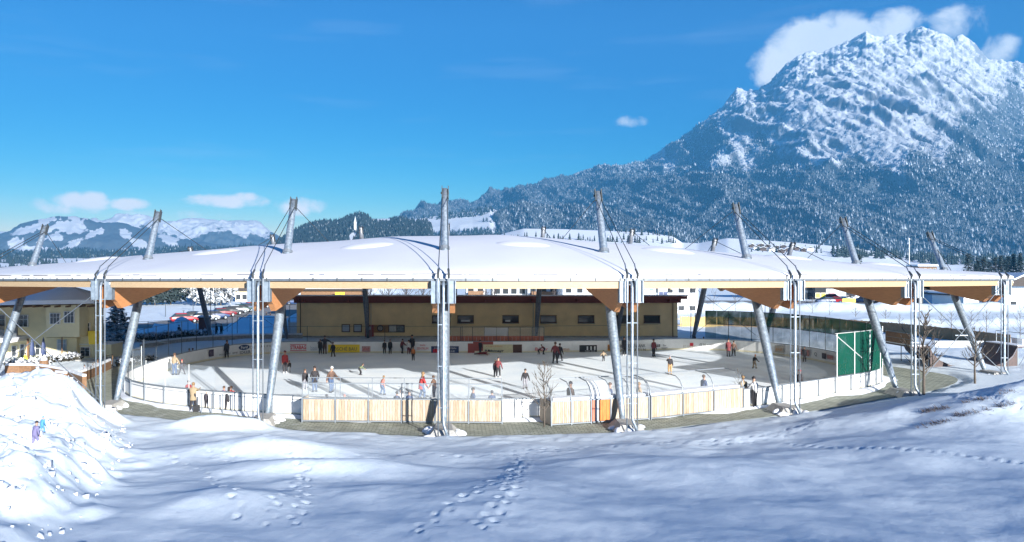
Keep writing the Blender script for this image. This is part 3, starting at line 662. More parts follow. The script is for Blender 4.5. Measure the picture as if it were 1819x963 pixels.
# ================================================================ ARENA ROOF
MAST = [(-33.4, 56.4, 403), (-21.0, 48.6, 378), (-10.45, 44.2, 356), (-.35, 41.3, 337), (9.5, 42.6, 342), (20.2, 47.5, 365), (30.9, 53.6, 390), (43.5, 62.9, 415)]
FE = catmull([(-60, 72), (-46, 64.6)]+[(x, y-1.75) for x, y, _ in MAST]+[(47.0, 64.6), (52, 70)], 10, False)   # front eave in plan
fex = [p.x for p in FE]; fey = [p.y for p in FE]
Yf = lambda X: np.interp(X, fex, fey)
def Yb(X): return np.interp(X, [-60, -45, -28, -10, 10, 30, 40, 47.2], [80, 86, 89, 90.5, 90.5, 88.5, 84, 70])
Zf = lambda X: CH-22/F*Yf(X)
Zb = lambda X: np.interp(X, [-60, 0, 48], [7.6, 7.7, 7.4])
AMP = lambda X: np.interp(X, [-60, -35, -22.6, -12, -4, 3.6, 10, 22, 31.6, 43, 48], [.2, 1.0, 1.9, 2.6, 3.0, 3.12, 2.78, 1.98, 1.35, .6, .32])
def roofz(X, Y, bays=True):
    t = np.clip((Y-Yf(X))/(Yb(X)-Yf(X)), 0, 1)
    z = Zf(X)*(1-t)+Zb(X)*t+AMP(X)*np.sin(PI*t)**.85
    if bays: z = z+.03*np.sin(PI*np.clip(t, 0, 1))*np.cos(2*PI*(X-.35-5.1)/10.3)
    return z
canopy = thing('ice_rink_roof', 'huge arched snow-covered timber roof hung from leaning steel masts over the ice rink', 'rink roof', (5, 60, 0))
XC = np.linspace(-37.5, 47.2, 200)
def roofsurf(name, dz, m, nt_=46, lip=0, noise=0, edge=0):
    T = np.linspace(0, 1, nt_)**1.15
    TT, XX = np.meshgrid(T, XC, indexing='ij'); YY = Yf(XX)+(Yb(XX)-Yf(XX))*TT-edge*(1-TT)+0
    ZZ = roofz(XX, YY)+dz
    if noise:
        ZZ = ZZ+noise*(fbm(XX/4, YY/4, 4, 401)-.5)
        ZZ = ZZ-.06*np.clip(1-(TT/.02), 0, 1)
    V = [np.stack([XX.ravel()-5, YY.ravel()-60, ZZ.ravel()], 1)]; fs = [gridfaces(*XX.shape)]
    if lip:   # hanging edge all round, down to the gutter
        n0 = XX.size; idx = np.arange(XX.size).reshape(XX.shape)
        ring = np.concatenate([idx[0, :], idx[1:, -1], idx[-1, :-1][::-1], idx[1:-1, 0][::-1]])
        P = V[0][ring].copy(); P[:, 2] -= lip; V.append(P); k = np.arange(len(ring)); k2 = (k+1) % len(ring)
        fs.append(np.stack([ring[k2], ring[k], n0+k, n0+k2], 1))
    return npmesh(name, np.vstack(V), np.vstack(fs), m, canopy, smooth=False if lip and not noise else True)
rs = roofsurf('roof_snow', .30, ROOFSNOW, lip=.27, noise=.06, edge=.02)
roofsurf('roof_deck', -.16, SOFFIT, lip=.12)
def along(name, dy, dz, h, w, m, n=190, x0=-37.4, x1=47.1, z_above=0):
    X = np.linspace(x0, x1, n); mb = MB(); Y = Yf(X)+dy; Z = Zf(X)+dz
    vs = []; fs = []
    for x, y, z in zip(X, Y, Z): vs += [(x, y, z), (x, y+w, z), (x, y+w, z-h), (x, y, z-h)]
    for i in range(n-1):
        for k in range(4): a = i*4+k; b = i*4+(k+1) % 4; fs.append((a, a+4, b+4, b))
    fs += [(0, 1, 2, 3), (n*4-1, n*4-2, n*4-3, n*4-4)]
    return mb.add(vs, fs).build(name, m, canopy, world=True)
along('gutter', -.16, .06, .13, .14, ZINC)
along('snow_guard', .02, .10, .05, .03, ZINC)
gj = MB()
for x in np.arange(-37, 46, 1.35): gj.box((x, float(Yf(x))-.17, float(Zf(x))+.03), (.05, .05, .17))
gj.build('gutter_joints', STEELD, canopy, world=True)
# fascia boards between the brackets, one per bay
xs = [-37.4]+[m[0] for m in MAST]+[47.0]
for a, b in zip(xs, xs[1:]):
    aa = a+(.55 if a > -37 else 0); bb = b-(.55 if b < 47 else 0)
    if b == 47.0: bb = 46.9
    along('fascia_board', -.03, -.10, .36, .10, FASCIA, 24, aa, bb)
# dark speckled crust along the snow edge
rdc = random.Random(2)
cr_ = MB(); x = -37
while x < 46.5:
    L = rdc.uniform(.15, 1.5); x2 = x+L
    if rdc.random() < .62:
        z = float(Zf(x))+.30+rdc.uniform(-.05, .0); cr_.prism([(x, float(Yf(x))-.055, z), (x2, float(Yf(x2))-.055, z+rdc.uniform(-.01, .01)), (x2, float(Yf(x2))-.055, z+.035), (x, float(Yf(x))-.055, z+rdc.uniform(.01, .045))], (0, .12, 0))
    for k in range(2): xx = x+rdc.random()*L; cr_.box((xx, float(Yf(xx))-.03, float(Zf(xx))+rdc.uniform(.10, .22)), (rdc.uniform(.04, .16), .06, .03))
    x = x2+rdc.uniform(.05, .5)
cr_.build('snow_edge_crust', mat('dirty_ice', (.28, .27, .27), .7), canopy, world=True, kind='stuff')
# skylight mounds
for x in (-27.5, -16.5, -5.4, 4.6, 14.8, 25.4, 36.5):
    y = float(Yf(x))+9.5; mb = MB(); nu = 20; vs = []; fs = []
    for j in range(6):
        r = (1-j/5)*1.0; hgt = .26*(1-r**3)
        for i in range(nu):
            a = 2*PI*i/nu; X_ = x+2.0*r*math.cos(a)*(1+.05*math.sin(3*a)); Y_ = y+1.5*r*math.sin(a)
            vs.append((X_, Y_, float(roofz(X_, Y_))+.22+hgt))
    for j in range(5):
        for i in range(nu): fs.append((j*nu+i, j*nu+(i+1) % nu, (j+1)*nu+(i+1) % nu, (j+1)*nu+i))
    mb.add(vs, fs).build('skylight_dome', ROOFSNOW, canopy, world=True, smooth=True)
# glulam girders in pairs, with the deep hanging end at each mast
def girder(x, yf, yb_, front=True):
    for s in (-1, 1):
        top = []; bot = []
        for k in range(17):
            t = k/16; y = yf+.35+(yb_-yf-.7)*t; d = y-yf; e = yb_-y
            zt = float(roofz(x, y, False))-.18
            dep = .7+np.interp(d, [0, .35, 1.5, 4.2, 9, 14], [.55, .95, 1.10, .55, .15, 0])+np.interp(e, [0, 1.5, 5, 9], [.9, 1.0, .4, 0])
            top.append((x+s*.46-.14, y, zt)); bot.append((x+s*.46-.14, y, zt-float(dep)))
        # denser at the front end
        pts = []
        for d in (.12, .5, 1.1, 1.7, 2.6, 3.6, 5, 6.6, 8.4, 11, 14): pts.append((d, 0))
        yy = [yf+.12]+[yf+q for q in (.6, 1.2, 1.9, 2.8, 4, 5.5, 7.2, 9.2, 12)]+list(np.linspace(yf+15, yb_-8, 6))+[yb_-6, yb_-4, yb_-2.2, yb_-1.2, yb_-.3]
        V_ = []; Fc = []
        for y in yy:
            d = y-yf; e = yb_-y; zt = float(roofz(x, y, False))-.2
            zb_ = min(zt-.5-float(np.interp(e, [0, .8, 1.6, 8], [.3, 1.0, 1.0, .0])), float(Zf(x))+float(np.interp(d, [0, .5, 1.2, 2.5, 5, 10.6, 14, 18, 60], [-1.15, -1.3, -1.78, -1.66, -1.36, -.74, -.1, 1.5, 9])))
            for xx, zz in ((x+s*.46-.14, zt), (x+s*.46+.14, zt), (x+s*.46+.14, zb_), (x+s*.46-.14, zb_)): V_.append((xx, y, zz))
        n = len(yy)
        for i in range(n-1):
            for k in range(4): a = i*4+k; b = i*4+(k+1) % 4; Fc.append((a, b, b+4, a+4))
        Fc += [(3, 2, 1, 0), (n*4-4, n*4-3, n*4-2, n*4-1)]
        MB().add(V_, Fc).build('girder', GLULAM, canopy, world=True)
BM = [(-27.8, 90.2, 440), (-19.2, 91, 418), (-9.7, 91.4, 404), (-.3, 91.6, 398), (10.1, 91.5, 404), (19.6, 91, 408), (28.3, 90.3, 425), (35.8, 88.5, 432)]
def mast(base, top, r0, name='mast', m=STEEL, head=True):
    b, t = Vector(base), Vector(top); n = 12
    pts = [b.lerp(t, k/12) for k in range(13)]
    rr = [r0*(.50+.50*min(1, math.sin(PI*min(.5, k/12*1.25+.04)))) if k < 5 else r0*(1-.30*((k-5)/7)**1.6) for k in range(13)]
    o = MB().tube(pts, rr, 14).build(name, m, canopy, world=True, smooth=True)
    if head:
        d = (t-b).normalized()
        mb = MB(); sdv = Vector((1, 0, 0))
        for s in (-1, 1):
            c = t-d*.32+sdv*s*.20; up = d; fw = sdv.cross(d)
            P = [c-up*.42-fw*.16, c-up*.42+fw*.16, c+up*.45+fw*.25, c+up*.45-fw*.10]
            mb.prism(P, sdv*.05)
        mb.tube([t-d*.25-sdv*.26, t-d*.25+sdv*.26], .07, 8)
        h = mb.build('mast_head', STEELD, o); l = canopy.location
        for v in h.data.vertices: v.co -= l
    return o
def sub(mb, name, m, par, **k):
    o = mb.build(name, m, par, **k); l = canopy.location
    for v in o.data.vertices: v.co -= l
    return o
cable_pts = []
for i, (x, y, ty) in enumerate(MAST):
    yt = y+(7.4 if i != 2 else 8.0); yt = 55.6 if i == 1 else 51.6 if i == 2 else yt
    zt = CH+(HY-ty)/F*yt
    ye = y-1.75                                   # eave line here
    ze = float(Zf(x)); zg = max(ground_z(x, y-1.7), .0)
    g0 = -.1
    girder(x, ye, float(Yb(x)))
    m = mast((x, y, .25), (x, yt, zt), .285)
    # collar where the mast leaves the snow
    tt = (float(roofz(x, y+4.6))+.35-.25)/(zt-.25); cp = Vector((x, y, .25)).lerp(Vector((x, yt, zt)), tt)
    for it in range(4):
        tt = (float(roofz(x, cp.y))+.35-.25)/(zt-.25); cp = Vector((x, y, .25)).lerp(Vector((x, yt, zt)), tt)
    dd = Vector((0, yt-y, zt-.25)).normalized()
    sub(MB().tube([cp-dd*.12, cp+dd*.10], .33, 14), 'collar', ZINC, m)
    # bracket of grey plates at the eave
    b = MB(); zc = ze-.62
    b.box((x-.40, ye-.05, zc), (.36, .34, 1.10)); b.box((x+.40, ye-.05, zc), (.36, .34, 1.10))
    b.box((x-.60, ye-.10, zc), (.05, .46, 1.16)); b.box((x+.60, ye-.10, zc), (.05, .46, 1.16)); b.box((x-.20, ye-.10, zc), (.05, .46, 1.16)); b.box((x+.20, ye-.10, zc), (.05, .46, 1.16))
    b.box((x, ye-.20, zc-.56), (1.2, .10, .05))
    br = b.build('bracket', BRPL, canopy, world=True)
    # downpipe and two tie rods standing in front of the bracket
    yr = ye-.42
    dp = MB().tube([(x, ye-.1, ze-.12), (x, yr+.12, ze-.2), (x, yr, ze-.42), (x, yr, .95), (x+.03, yr-.05, .7), (x+.22, yr-.25, .15)], .08, 10).build('downpipe', STEEL, canopy, world=True, smooth=True)
    for s in (-1, 1):
        MB().tube([(x+s*.27, yr-.02, .15), (x+s*.27, yr-.02, ze-.15), (x+s*.27, yr+.03, ze+.25), (x+s*.25, yr+.55, ze+.85)], .034, 8).build('tie_rod', STEEL if s < 0 else RAILG, canopy, world=True, smooth=True)
        MB().tube([(x+s*.27, yr+.0, ze+.1), (x+s*.27, yr-.12, ze+.32), (x+s*.25, yr+.25, ze+.55)], .06, 6).build('rod_hook', STEELD, canopy, world=True)
        # cable from the hook to the mast head
        MB().tube([(x+s*.25, yr+.5, ze+.8), (x+s*.15, yt-.1, zt-.35)], .024, 6).build('stay_cable', CABLE, canopy, world=True)
    cl_ = MB()
    for z in np.arange(1.6, ze-.6, 2.1): cl_.box((x, yr-.02, z), (.60, .04, .04))
    cl_.build('rod_clamps', STEEL, canopy, world=True)
    ya = 67.2 if i not in (3,) else 66; za = float(roofz(x, ya))+.3
    MB().tube([(x, yt, zt-.3), (x, ya, za)], .024, 6).build('stay_cable', CABLE, canopy, world=True)
    # concrete foot under snow
    f = MB(); cz = 0; cy = y-.9; 
    q0 = [(x-1.0, cy-1.3), (x+1.0, cy-1.3), (x+1.0, cy+1.2), (x-1.0, cy+1.2)]; q1 = [(x-.5, cy-.9), (x+.5, cy-.9), (x+.4, cy+.9), (x-.4, cy+.9)]
    f.add([(a, b2, -.2) for a, b2 in q0]+[(a, b2, .38) for a, b2 in q1], [(3, 2, 1, 0), (4, 5, 6, 7), (0, 1, 5, 4), (1, 2, 6, 5), (2, 3, 7, 6), (3, 0, 4, 7)])
    ft = f.build('footing', CONC, canopy, world=True)
    sn = MB(); rr_ = random.Random(i)
    for q in range(14): sn.ell((x+rr_.uniform(-.85, .85), cy+rr_.uniform(-1.1, .6), .02), (rr_.uniform(.15, .42), rr_.uniform(.15, .4), rr_.uniform(.12, .34)), 8, 4, True)
    sub(sn, 'snow_cap', SNOW, ft, smooth=True)
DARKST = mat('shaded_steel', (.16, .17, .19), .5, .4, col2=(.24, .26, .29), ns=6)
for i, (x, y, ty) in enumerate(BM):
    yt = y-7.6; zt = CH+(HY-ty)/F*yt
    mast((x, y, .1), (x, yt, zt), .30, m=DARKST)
    ya = 72.6
    MB().tube([(x, yt, zt-.2), (x, ya, float(roofz(x, ya))+.3)], .03, 6).build('stay_cable', CABLE, canopy, world=True)
    ye = float(Yb(x))
    for s in (-1, 1):
        MB().tube([(x+s*.25, ye+1.6, .1), (x+s*.25, ye+1.4, 7.4), (x+s*.15, yt, zt-.3)], .04, 6).build('tie_rod', RAILG, canopy, world=True)
# cross bracing in the end bays
def brace(a, b, r=.03): MB().tube([a, b], r, 6).build('brace_cable', RAILG, canopy, world=True)
def bay(i, j, L, dy=-1.9, top=True):
    (x0, y0, _), (x1, y1, _) = L[i], L[j]
    z0, z1 = float(Zf(x0)), float(Zf(x1))
    if dy > 0: z0 = z1 = 7.2
    brace((x0, y0+dy, z0-.5), (x1, y1+dy, .5)); brace((x1, y1+dy, z1-.5), (x0, y0+dy, .5))
bay(0, 1, MAST); bay(6, 7, MAST)
bay(0, 1, BM, 1.0); bay(6, 7, BM, 1.0)
MB().box((37.2, 56.3, 3.75), (.9, .06, .06)).build('brace_plate', STEEL, canopy, world=True)

# ================================================================ HALL behind the far boards
hall = thing('changing_room_hall', 'long ochre hall with dark red eave and small high windows behind the far boards', 'hall', (4.4, 97, 0))
hx0, hx1, hy, hz_ = -18.4, 27.2, 92.6, 4.42
w_ = MB(); 
WIN = [(779, 545), (824, 545), (907, 545), (975, 545), (1041, 545), (1104, 545), (1159, 545)]   # high slot windows (centre px)
def hp(px): return (px-CX)/F*hy
def hzv(py): return CH-(py-HY)/F*hy
# front wall with real openings: build as strips
zs0, zs1 = hzv(573), hzv(561)
wins = [(hp(a-13.5), hp(a+13.5)) for a in (782, 827, 907, 974, 1041, 1106, 1158)]
w_.box(((hx0+hx1)/2, hy+.15, zs0/2), (hx1-hx0, .3, zs0)); w_.box(((hx0+hx1)/2, hy+.15, (zs1+hz_)/2), (hx1-hx0, .3, hz_-zs1))
px_ = hx0
for a, b in wins+[(hx1, None)]:
    w_.box(((px_+a)/2, hy+.15, (zs0+zs1)/2), (a-px_, .3, zs1-zs0)); px_ = b
w_.box((hx0+.15, hy+5.3, hz_/2), (.3, 10, hz_)); w_.box((hx1-.15, hy+5.3, hz_/2), (.3, 10, hz_)); w_.box(((hx0+hx1)/2, hy+10.4, hz_/2), (hx1-hx0, .3, hz_))
w_.build('wall', WALLC, hall, world=True)
for a, b in wins:
    fr = MB(); c = (a+b)/2; zc = (zs0+zs1)/2; w = b-a; h = zs1-zs0
    fr.box((c, hy-.01, zs1+.02), (w+.16, .12, .10)); fr.box((c, hy-.01, zs0-.02), (w+.16, .12, .10)); fr.box((a-.02, hy-.01, zc), (.10, .12, h)); fr.box((b+.02, hy-.01, zc), (.10, .12, h))
    f = fr.build('window', FRAMEB, hall, world=True)
    o = MB().box((c, hy+.10, zc), (w, .04, h)).build('pane', GLASS, f)
    for v in o.data.vertices: v.co -= hall.location
for k, a in ((0, 790), (1, 827), (2, 902)):
    MB().box((hp(a), hy+.06, hzv(570)), (1.1 if k < 2 else .6, .03, .22)).build('window_blind', WHITE, hall, world=True)
rf = MB(); rz = hz_+.05
rf.prism([(hx0-.6, hy-1.9, rz+.50), (hx0-.6, hy-1.9, rz+.86), (hx0-.6, hy+11, rz+.35), (hx0-.6, hy+11, rz)], (hx1-hx0+1.2, 0, 0))
rfo = rf.build('roof', DKRED, hall, world=True)
MB().box(((hx0+hx1)/2, hy-.8, rz+.26), (hx1-hx0+.3, .3, .5)).build('eave_beam', DKRED, hall, world=True)
for k in range(9): MB().box((hx0+1+k*5.4, hy-1.0, rz+.33), (.2, 1.9, .3)).build('rafter', DKRED, hall, world=True)
o = MB().prism([(hx0-.65, hy-2.0, rz+.87), (hx0-.65, hy-2.0, rz+1.02), (hx0-.65, hy+11, rz+.46), (hx0-.65, hy+11, rz+.36)], (hx1-hx0+1.3, 0, 0)).build('roof_snow', SNOW, rfo)
for v in o.data.vertices: v.co -= hall.location
def wallbox(name, px0, px1, py0, py1, m, d=.06, par=None, dy=0):
    a, b, z1, z0 = hp(px0), hp(px1), hzv(py0), hzv(py1)
    o = MB().box(((a+b)/2, hy-d/2-.004-dy, (z0+z1)/2), (b-a, d, z1-z0)).build(name, m, par or hall)
    for v in o.data.vertices: v.co -= hall.location
    return o
for px in (534, 655.5, 1195):
    MB().tube([(hp(px), hy-.08, 0), (hp(px), hy-.08, hz_+.1), (hp(px), hy-1.6, rz+.5)], .05, 6).build('drainpipe', FRAMEB, hall, world=True)
MB().box(((hx0+hx1)/2, hy-.03, .25), (hx1-hx0+.06, .06, .5)).build('plinth', CONC, hall, world=True)
for a, b in wins: MB().box(((a+b)/2, hy-.09, zs0-.09), (b-a+.24, .2, .04)).build('sill', ZINC, hall, world=True)
# notice boards, door, emblem
for a, b, lab in ((607, 622, 'left'), (628, 643, 'right')):
    f = wallbox('notice_board', a, b, 576, 590, FRAMEB, .10); wallbox('board_sheet', a+1.5, b-1.5, 577.5, 588.5, GREYB, .02, f, .10)
f = wallbox('notice_board', 690, 719, 577, 590.5, FRAMEB, .10, None); f['label'] = 'wide notice board with pinned sheets'
wallbox('board_sheet', 691.5, 704, 578.5, 589, mat('paper', (.62, .62, .58), .8, n=.3, ns=9), .02, f, .10); wallbox('board_sheet', 705, 717.5, 578.5, 589, mat('paper_dark', (.3, .33, .33), .8, n=.7, ns=9), .02, f, .10)
wallbox('timber_panel', 664, 690, 577, 591, mat('orange_panel', (.42, .22, .08), .7, n=.2), .05)
dr = wallbox('door', 649, 664, 577, 610, DOORR, .12)
em = MB().tube([(hp(675.5), hy-.10, hzv(583)), (hp(675.5), hy-.06, hzv(583))], .38, 16).build('emblem', DKTXT, hall, world=True)
o = MB().tube([(hp(675.5), hy-.12, hzv(583)), (hp(675.5), hy-.101, hzv(583))], .27, 16).build('disc', mat('emblem_cream', (.6, .5, .4), .7, n=.6, ns=9), em)
for v in o.data.vertices: v.co -= hall.location
o = MB().tube([(hp(656), hy-.15, hzv(583)), (hp(656), hy-.121, hzv(583))], .22, 14).build('emblem', GREYB, dr)
for v in o.data.vertices: v.co -= hall.location

# ================================================================ TEXT helper
def text(s, c, h, rz, m, par, width=None, name='lettering', off=.0, bold=0.0):
    cu = bpy.data.curves.new('lettering', 'FONT'); cu.body = s; cu.align_x = 'CENTER'; cu.align_y = 'CENTER'; cu.size = 1; cu.resolution_u = 2; cu.offset = bold
    o = bpy.data.objects.new('t', cu); COL.objects.link(o); bpy.context.view_layer.update()
    me = bpy.data.meshes.new_from_object(o.evaluated_get(bpy.context.evaluated_depsgraph_get())); bpy.data.objects.remove(o); bpy.data.curves.remove(cu)
    co = np.array([v.co[:] for v in me.vertices]); 
    if not len(co): return
    w = np.ptp(co[:, 0]); hh = np.ptp(co[:, 1]); cx = (co[:, 0].max()+co[:, 0].min())/2; cy = (co[:, 1].max()+co[:, 1].min())/2
    sx = (width/w) if width else h/hh; sz = h/hh; ca, sa = math.cos(rz), math.sin(rz)
    for v in me.vertices:
        x, z = (v.co.x-cx)*sx, (v.co.y-cy)*sz
        v.co = (c[0]+x*ca, c[1]+x*sa, c[2]+z)
    me.materials.clear(); me.materials.append(m); me.update()
    ob = link(name, me, par); l = par.location if par.parent is None else par.parent.location
    for v in me.vertices: v.co -= l
    return ob

# ================================================================ RINK BOARDS
boards = thing('rink_boards', 'continuous white dasher boards with grey posts and sponsor adverts round the ice', 'rink boards', (5, 62, 0))
BP = resample(RINK, 2.05); NB = len(BP)
cen = Vector((5, 62, 0))
SKIPB = lambda p: False
def seg_info(i):
    a, b = BP[i], BP[(i+1) % NB]; d = (b-a).normalized(); n = Vector((d.y, -d.x, 0))
    if n.dot((a+b)/2-cen) < 0: n = -n
    return a, b, d, n
for i in range(NB):
    a, b, d, n = seg_info(i); L = (b-a).length; rz = math.atan2(d.y, d.x); c = (a+b)/2
    gap = (c.y > 70 and (abs(c.x-3.0) < .9))
    o = MB().box((c.x, c.y, .62), (L-.012, .06, 1.08), rz).build('board_panel', BOARD if not gap else DOORR, boards, world=True)
    e = MB().box((c.x, c.y, .13), (L-.02, .075, .17), rz).build('kick_plate', BOARDP, o)
    for v in e.data.vertices: v.co -= boards.location
    if c.y < 62 or c.x < -20 or c.x > 31:   # outside frame visible from here
        fr = MB(); q = c+n*.06
        fr.box((q.x, q.y, 1.19), (L, .10, .07), rz); fr.box((q.x, q.y, .12), (L, .06, .05), rz); q2 = c+n*.05; fr.box((q2.x, q2.y, .98), (L, .035, .035), rz)
        p = a+n*.09; fr.box((p.x, p.y, .6), (.07, .10, 1.2), rz)
        fr.build('board_frame', RAILG, boards, world=True)
    else:
        fr = MB(); fr.box((c.x, c.y, 1.19), (L, .10, .06), rz); fr.build('cap_rail', RAILG, boards, world=True)
# a barrier of closer bars where spectators lean on the left
for k, px in enumerate((361, 378, 398, 415)):
    p = at(px, 733); p.y -= .02
    MB().box((p.x, p.y-.25, .6), (.06, .05, 1.15)).build('barrier_bar', RAILG, boards, world=True)
# poles and wires of the ball-catching net (left end and back)
OUT = resample(RINK, 2.6)
for i, p in enumerate(OUT):
    nxt = OUT[(i+1) % len(OUT)]
    left = p.x < -17.5 and p.y > 50; back = p.y > 76 and -19 < p.x < 22
    if left:
        MB().tube([(p.x, p.y, 1.1), (p.x, p.y, 4.0)], .03, 6).build('net_post', POLED, boards, world=True)
        if nxt.x < -17.5: MB().tube([(p.x, p.y, 3.95), (nxt.x, nxt.y, 3.95)], .018, 5).build('net_wire', POLED, boards, world=True)
    elif back and i % 3 == 0:
        MB().tube([(p.x, p.y, 1.1), (p.x, p.y, 2.75)], .025, 6).build('net_post', POLED, boards, world=True)
mb = MB()
bl = [p for p in RINK if p.y > 77 and -19 < p.x < 22]; bl.sort(key=lambda p: p.x)
mb.tube([(p.x, p.y, 2.72) for p in bl], .014, 4).build('net_wire', POLED, boards, world=True)
# clear end panes at the front left
for i in range(NB):
    a, b, d, n = seg_info(i); c = (a+b)/2; rz = math.atan2(d.y, d.x)
    if c.y < 60 and c.x < -14.8 and c.x > -24:
        o = MB().box((c.x, c.y, 1.95), ((b-a).length-.06, .02, 1.45), rz).build('glass_pane', ACRYL, boards, world=True)
        e = MB().box((a.x, a.y, 1.95), (.04, .04, 1.5), rz).build('pane_post', POLEG, boards, world=True)
# adverts on the inner face of the far boards
def backline(px, py):
    """point on the inner face of the far boards seen at this column"""
    u = (px-CX)/F; best = None
    for i in range(NB):
        a, b, d, n = seg_info(i)
        den = (b.x-a.x)-u*(b.y-a.y)
        if abs(den) < 1e-9: continue
        t = (u*a.y-a.x)/den
        if 0 <= t <= 1:
            y = a.y+(b.y-a.y)*t
            if best is None or y > best[0]: best = (y, a.x+(b.x-a.x)*t, d, n, i)
    y, x, d, n, i = best
    return Vector((x, y, CH-(py-HY)/F*y)), (d if d.x > 0 else -d), n
def advert(px0, px1, py0, py1, m, txt=None, tm=None, th=.6, tw=.9, lab=None, par=None, off=.045, bold=.0):
    p, d, n = backline((px0+px1)/2, (py0+py1)/2); a, _, _ = backline(px0, py0); b, _, _ = backline(px1, py0)
    w = (b.xy-a.xy).length; h = (py1-py0)/F*p.y; h = min(h, .8) if px0 > 1366 else h; p = Vector((p.x, p.y, .66)) if px0 > 1366 else p; rz = math.atan2(d.y, d.x); q = p-n*off
    dd = (b-a); rz = math.atan2(dd.y, dd.x) if dd.length > .1 else rz
    q = Vector(((a.x+b.x)/2, (a.y+b.y)/2, p.z)); q = (q if (q.xy-p.xy).dot(-n.xy) > 0 else Vector((p.x, p.y, p.z)))-n*(off+.02+.10*(p.x < -16 or p.x > 20))
    if m is not None:
        o = MB().box(q, (w, .014, h), rz).build('advert', m, boards, world=True)
        if lab: o['label'] = lab
    else: o = None
    if txt:
        q2 = q-n*.014; 
        t_ = text(txt, q2, h*th, rz, tm or DKTXT, o if o else boards, width=w*tw, bold=bold)
    return q, d, n, rz, w, h, o
CREAMAD = mat('cream_advert', (.72, .66, .42), .5, n=.1)
TAN = mat('shaded_tan_advert', (.5, .44, .36), .5, n=.1)
advert(515, 545, 611, 623, WHITE, 'STRABAG', RED, .60, .94, 'red lettered STRABAG advert', bold=.03)
for yy in (612.0, 622.5): advert(515.5, 544.5, yy-.5, yy+.5, RED, off=.075)
advert(549, 577, 613, 623, None, 'bau.de', GREYB, .8, .8)
advert(583, 639, 612, 626, YELL, 'ROSCHÉ BAU', DKTXT, .55, .82, 'yellow ROSCHÉ BAU advert')
advert(643, 658, 615, 625, mat('pink_ad', (.6, .35, .33), .5, n=.4, ns=8), 'HOLZ', RED, .4, .7)
advert(739, 762, 616, 622, None, 'ZENTRUM', RED, .62, .9); advert(742, 760, 611, 615, None, 'auto', RED, .8, .5)
q, d, n, rz, w, h, o = advert(766, 815, 615, 628, NAVY, None, lab='dark blue framed advert')
text('SPORT KUFSTEIN', q-n*.02+Vector((0, 0, h*.22)), h*.2, rz, WHITE, o, width=w*.8); text('MODE SCHUHE', q-n*.02-Vector((0, 0, h*.18)), h*.2, rz, WHITE, o, width=w*.7)
advert(769, 783, 620, 626, RED, None, off=.075)
advert(858, 911, 612, 628, CREAMAD, None, lab='cream Reibmayr advert')
advert(861, 895, 620, 627, None, 'Reibmayr', DKTXT, .75, 1, off=.09, bold=.03); advert(864, 892, 613, 617, None, 'MALEREI', ORANGE, .5, 1, off=.09)
advert(831, 843, 610, 627, DOORR, None, lab='dark red gate leaf')
advert(911, 927, 612, 627, FRAMEB, None)
advert(948, 976, 616, 624, None, 'Bauer', RED, .7, .8)
advert(990, 1012, 615, 625, None, 'Skizentrum', ORANGE, .5, .9)
q, d, n, rz, w, h, o = advert(1029, 1060, 613, 626, BLACK, None, lab='black advert with white 111'); text('111', q-n*.02+Vector((w*.16, 0, h*.08)), h*.5, rz, WHITE, o, width=w*.5, bold=.04)
text('TAXI RUF', q-n*.02-Vector((-w*.1, 0, h*.32)), h*.16, rz, WHITE, o, width=w*.6)
q, d, n, rz, w, h, o = advert(1079, 1090, 612, 623, ORANGE, None, lab='orange advert with three bars')
for k in (-1, 0, 1): text('I', q-n*.02+d*(k*w*.28), h*.5, rz, DKTXT, o, width=w*.13)
advert(1101, 1146, 611.5, 617.5, None, 'RAIFFEISENBANK', DKTXT, .95, 1); advert(1103, 1146, 619, 623.5, None, 'K U F S T E I N', DKTXT, .9, 1)
advert(1154, 1172, 611, 617, None, 'reus', DKTXT, .8, .9, bold=.03); advert(1173, 1184, 611, 620, None, 'Bau\nGmbH', DKTXT, .9, .9)
advert(1212, 1236, 612, 620, None, 'EC SPORT', TAN, .6, .9)
q, d, n, rz, w, h, o = advert(1225, 1231, 609, 615, RED, None)
advert(1241, 1253, 609, 615, None, '@ M', DKTXT, .8, .9); advert(1256, 1270, 610, 614, None, 'o mobil', DKTXT, .8, .9)
# left curve
q, d, n, rz, w, h, o = advert(369, 377, 621, 633, mat('advert_plum', (.07, .05, .08), .5), None, lab='small dark square advert')
# blue oval emblem with script
p, d, n = backline(433, 617); rz = math.atan2(d.y, d.x); q = p-n*.06; vs = [(q.x+d.x*.62*math.cos(t)-n.x*0, q.y+d.y*.62*math.cos(t), q.z+.26*math.sin(t)) for t in np.linspace(0, 2*PI, 24, endpoint=False)]
o = MB().prism(vs, (-n*.02)).build('advert', NAVY, boards, world=True); o['label'] = 'dark blue oval Ford emblem'
text('Ford', q-n*.03, .26, rz, WHITE, o, width=.75, bold=.02)
advert(441, 455, 613, 619, None, 'Autohaus\nKufstein', DKTXT, .9, .9)
advert(424, 443, 622, 629, None, 'SCHULER', DKTXT, .75, 1.0, bold=.02); advert(411, 421, 624, 629, None, 'BANK', DKTXT, .65, .9)
advert(387, 407, 626, 632, None, 'HOLZBAU', DKTXT, .5, .95)
advert(460, 488, 612, 617, None, 'A L P E N', DKTXT, .6, .9)
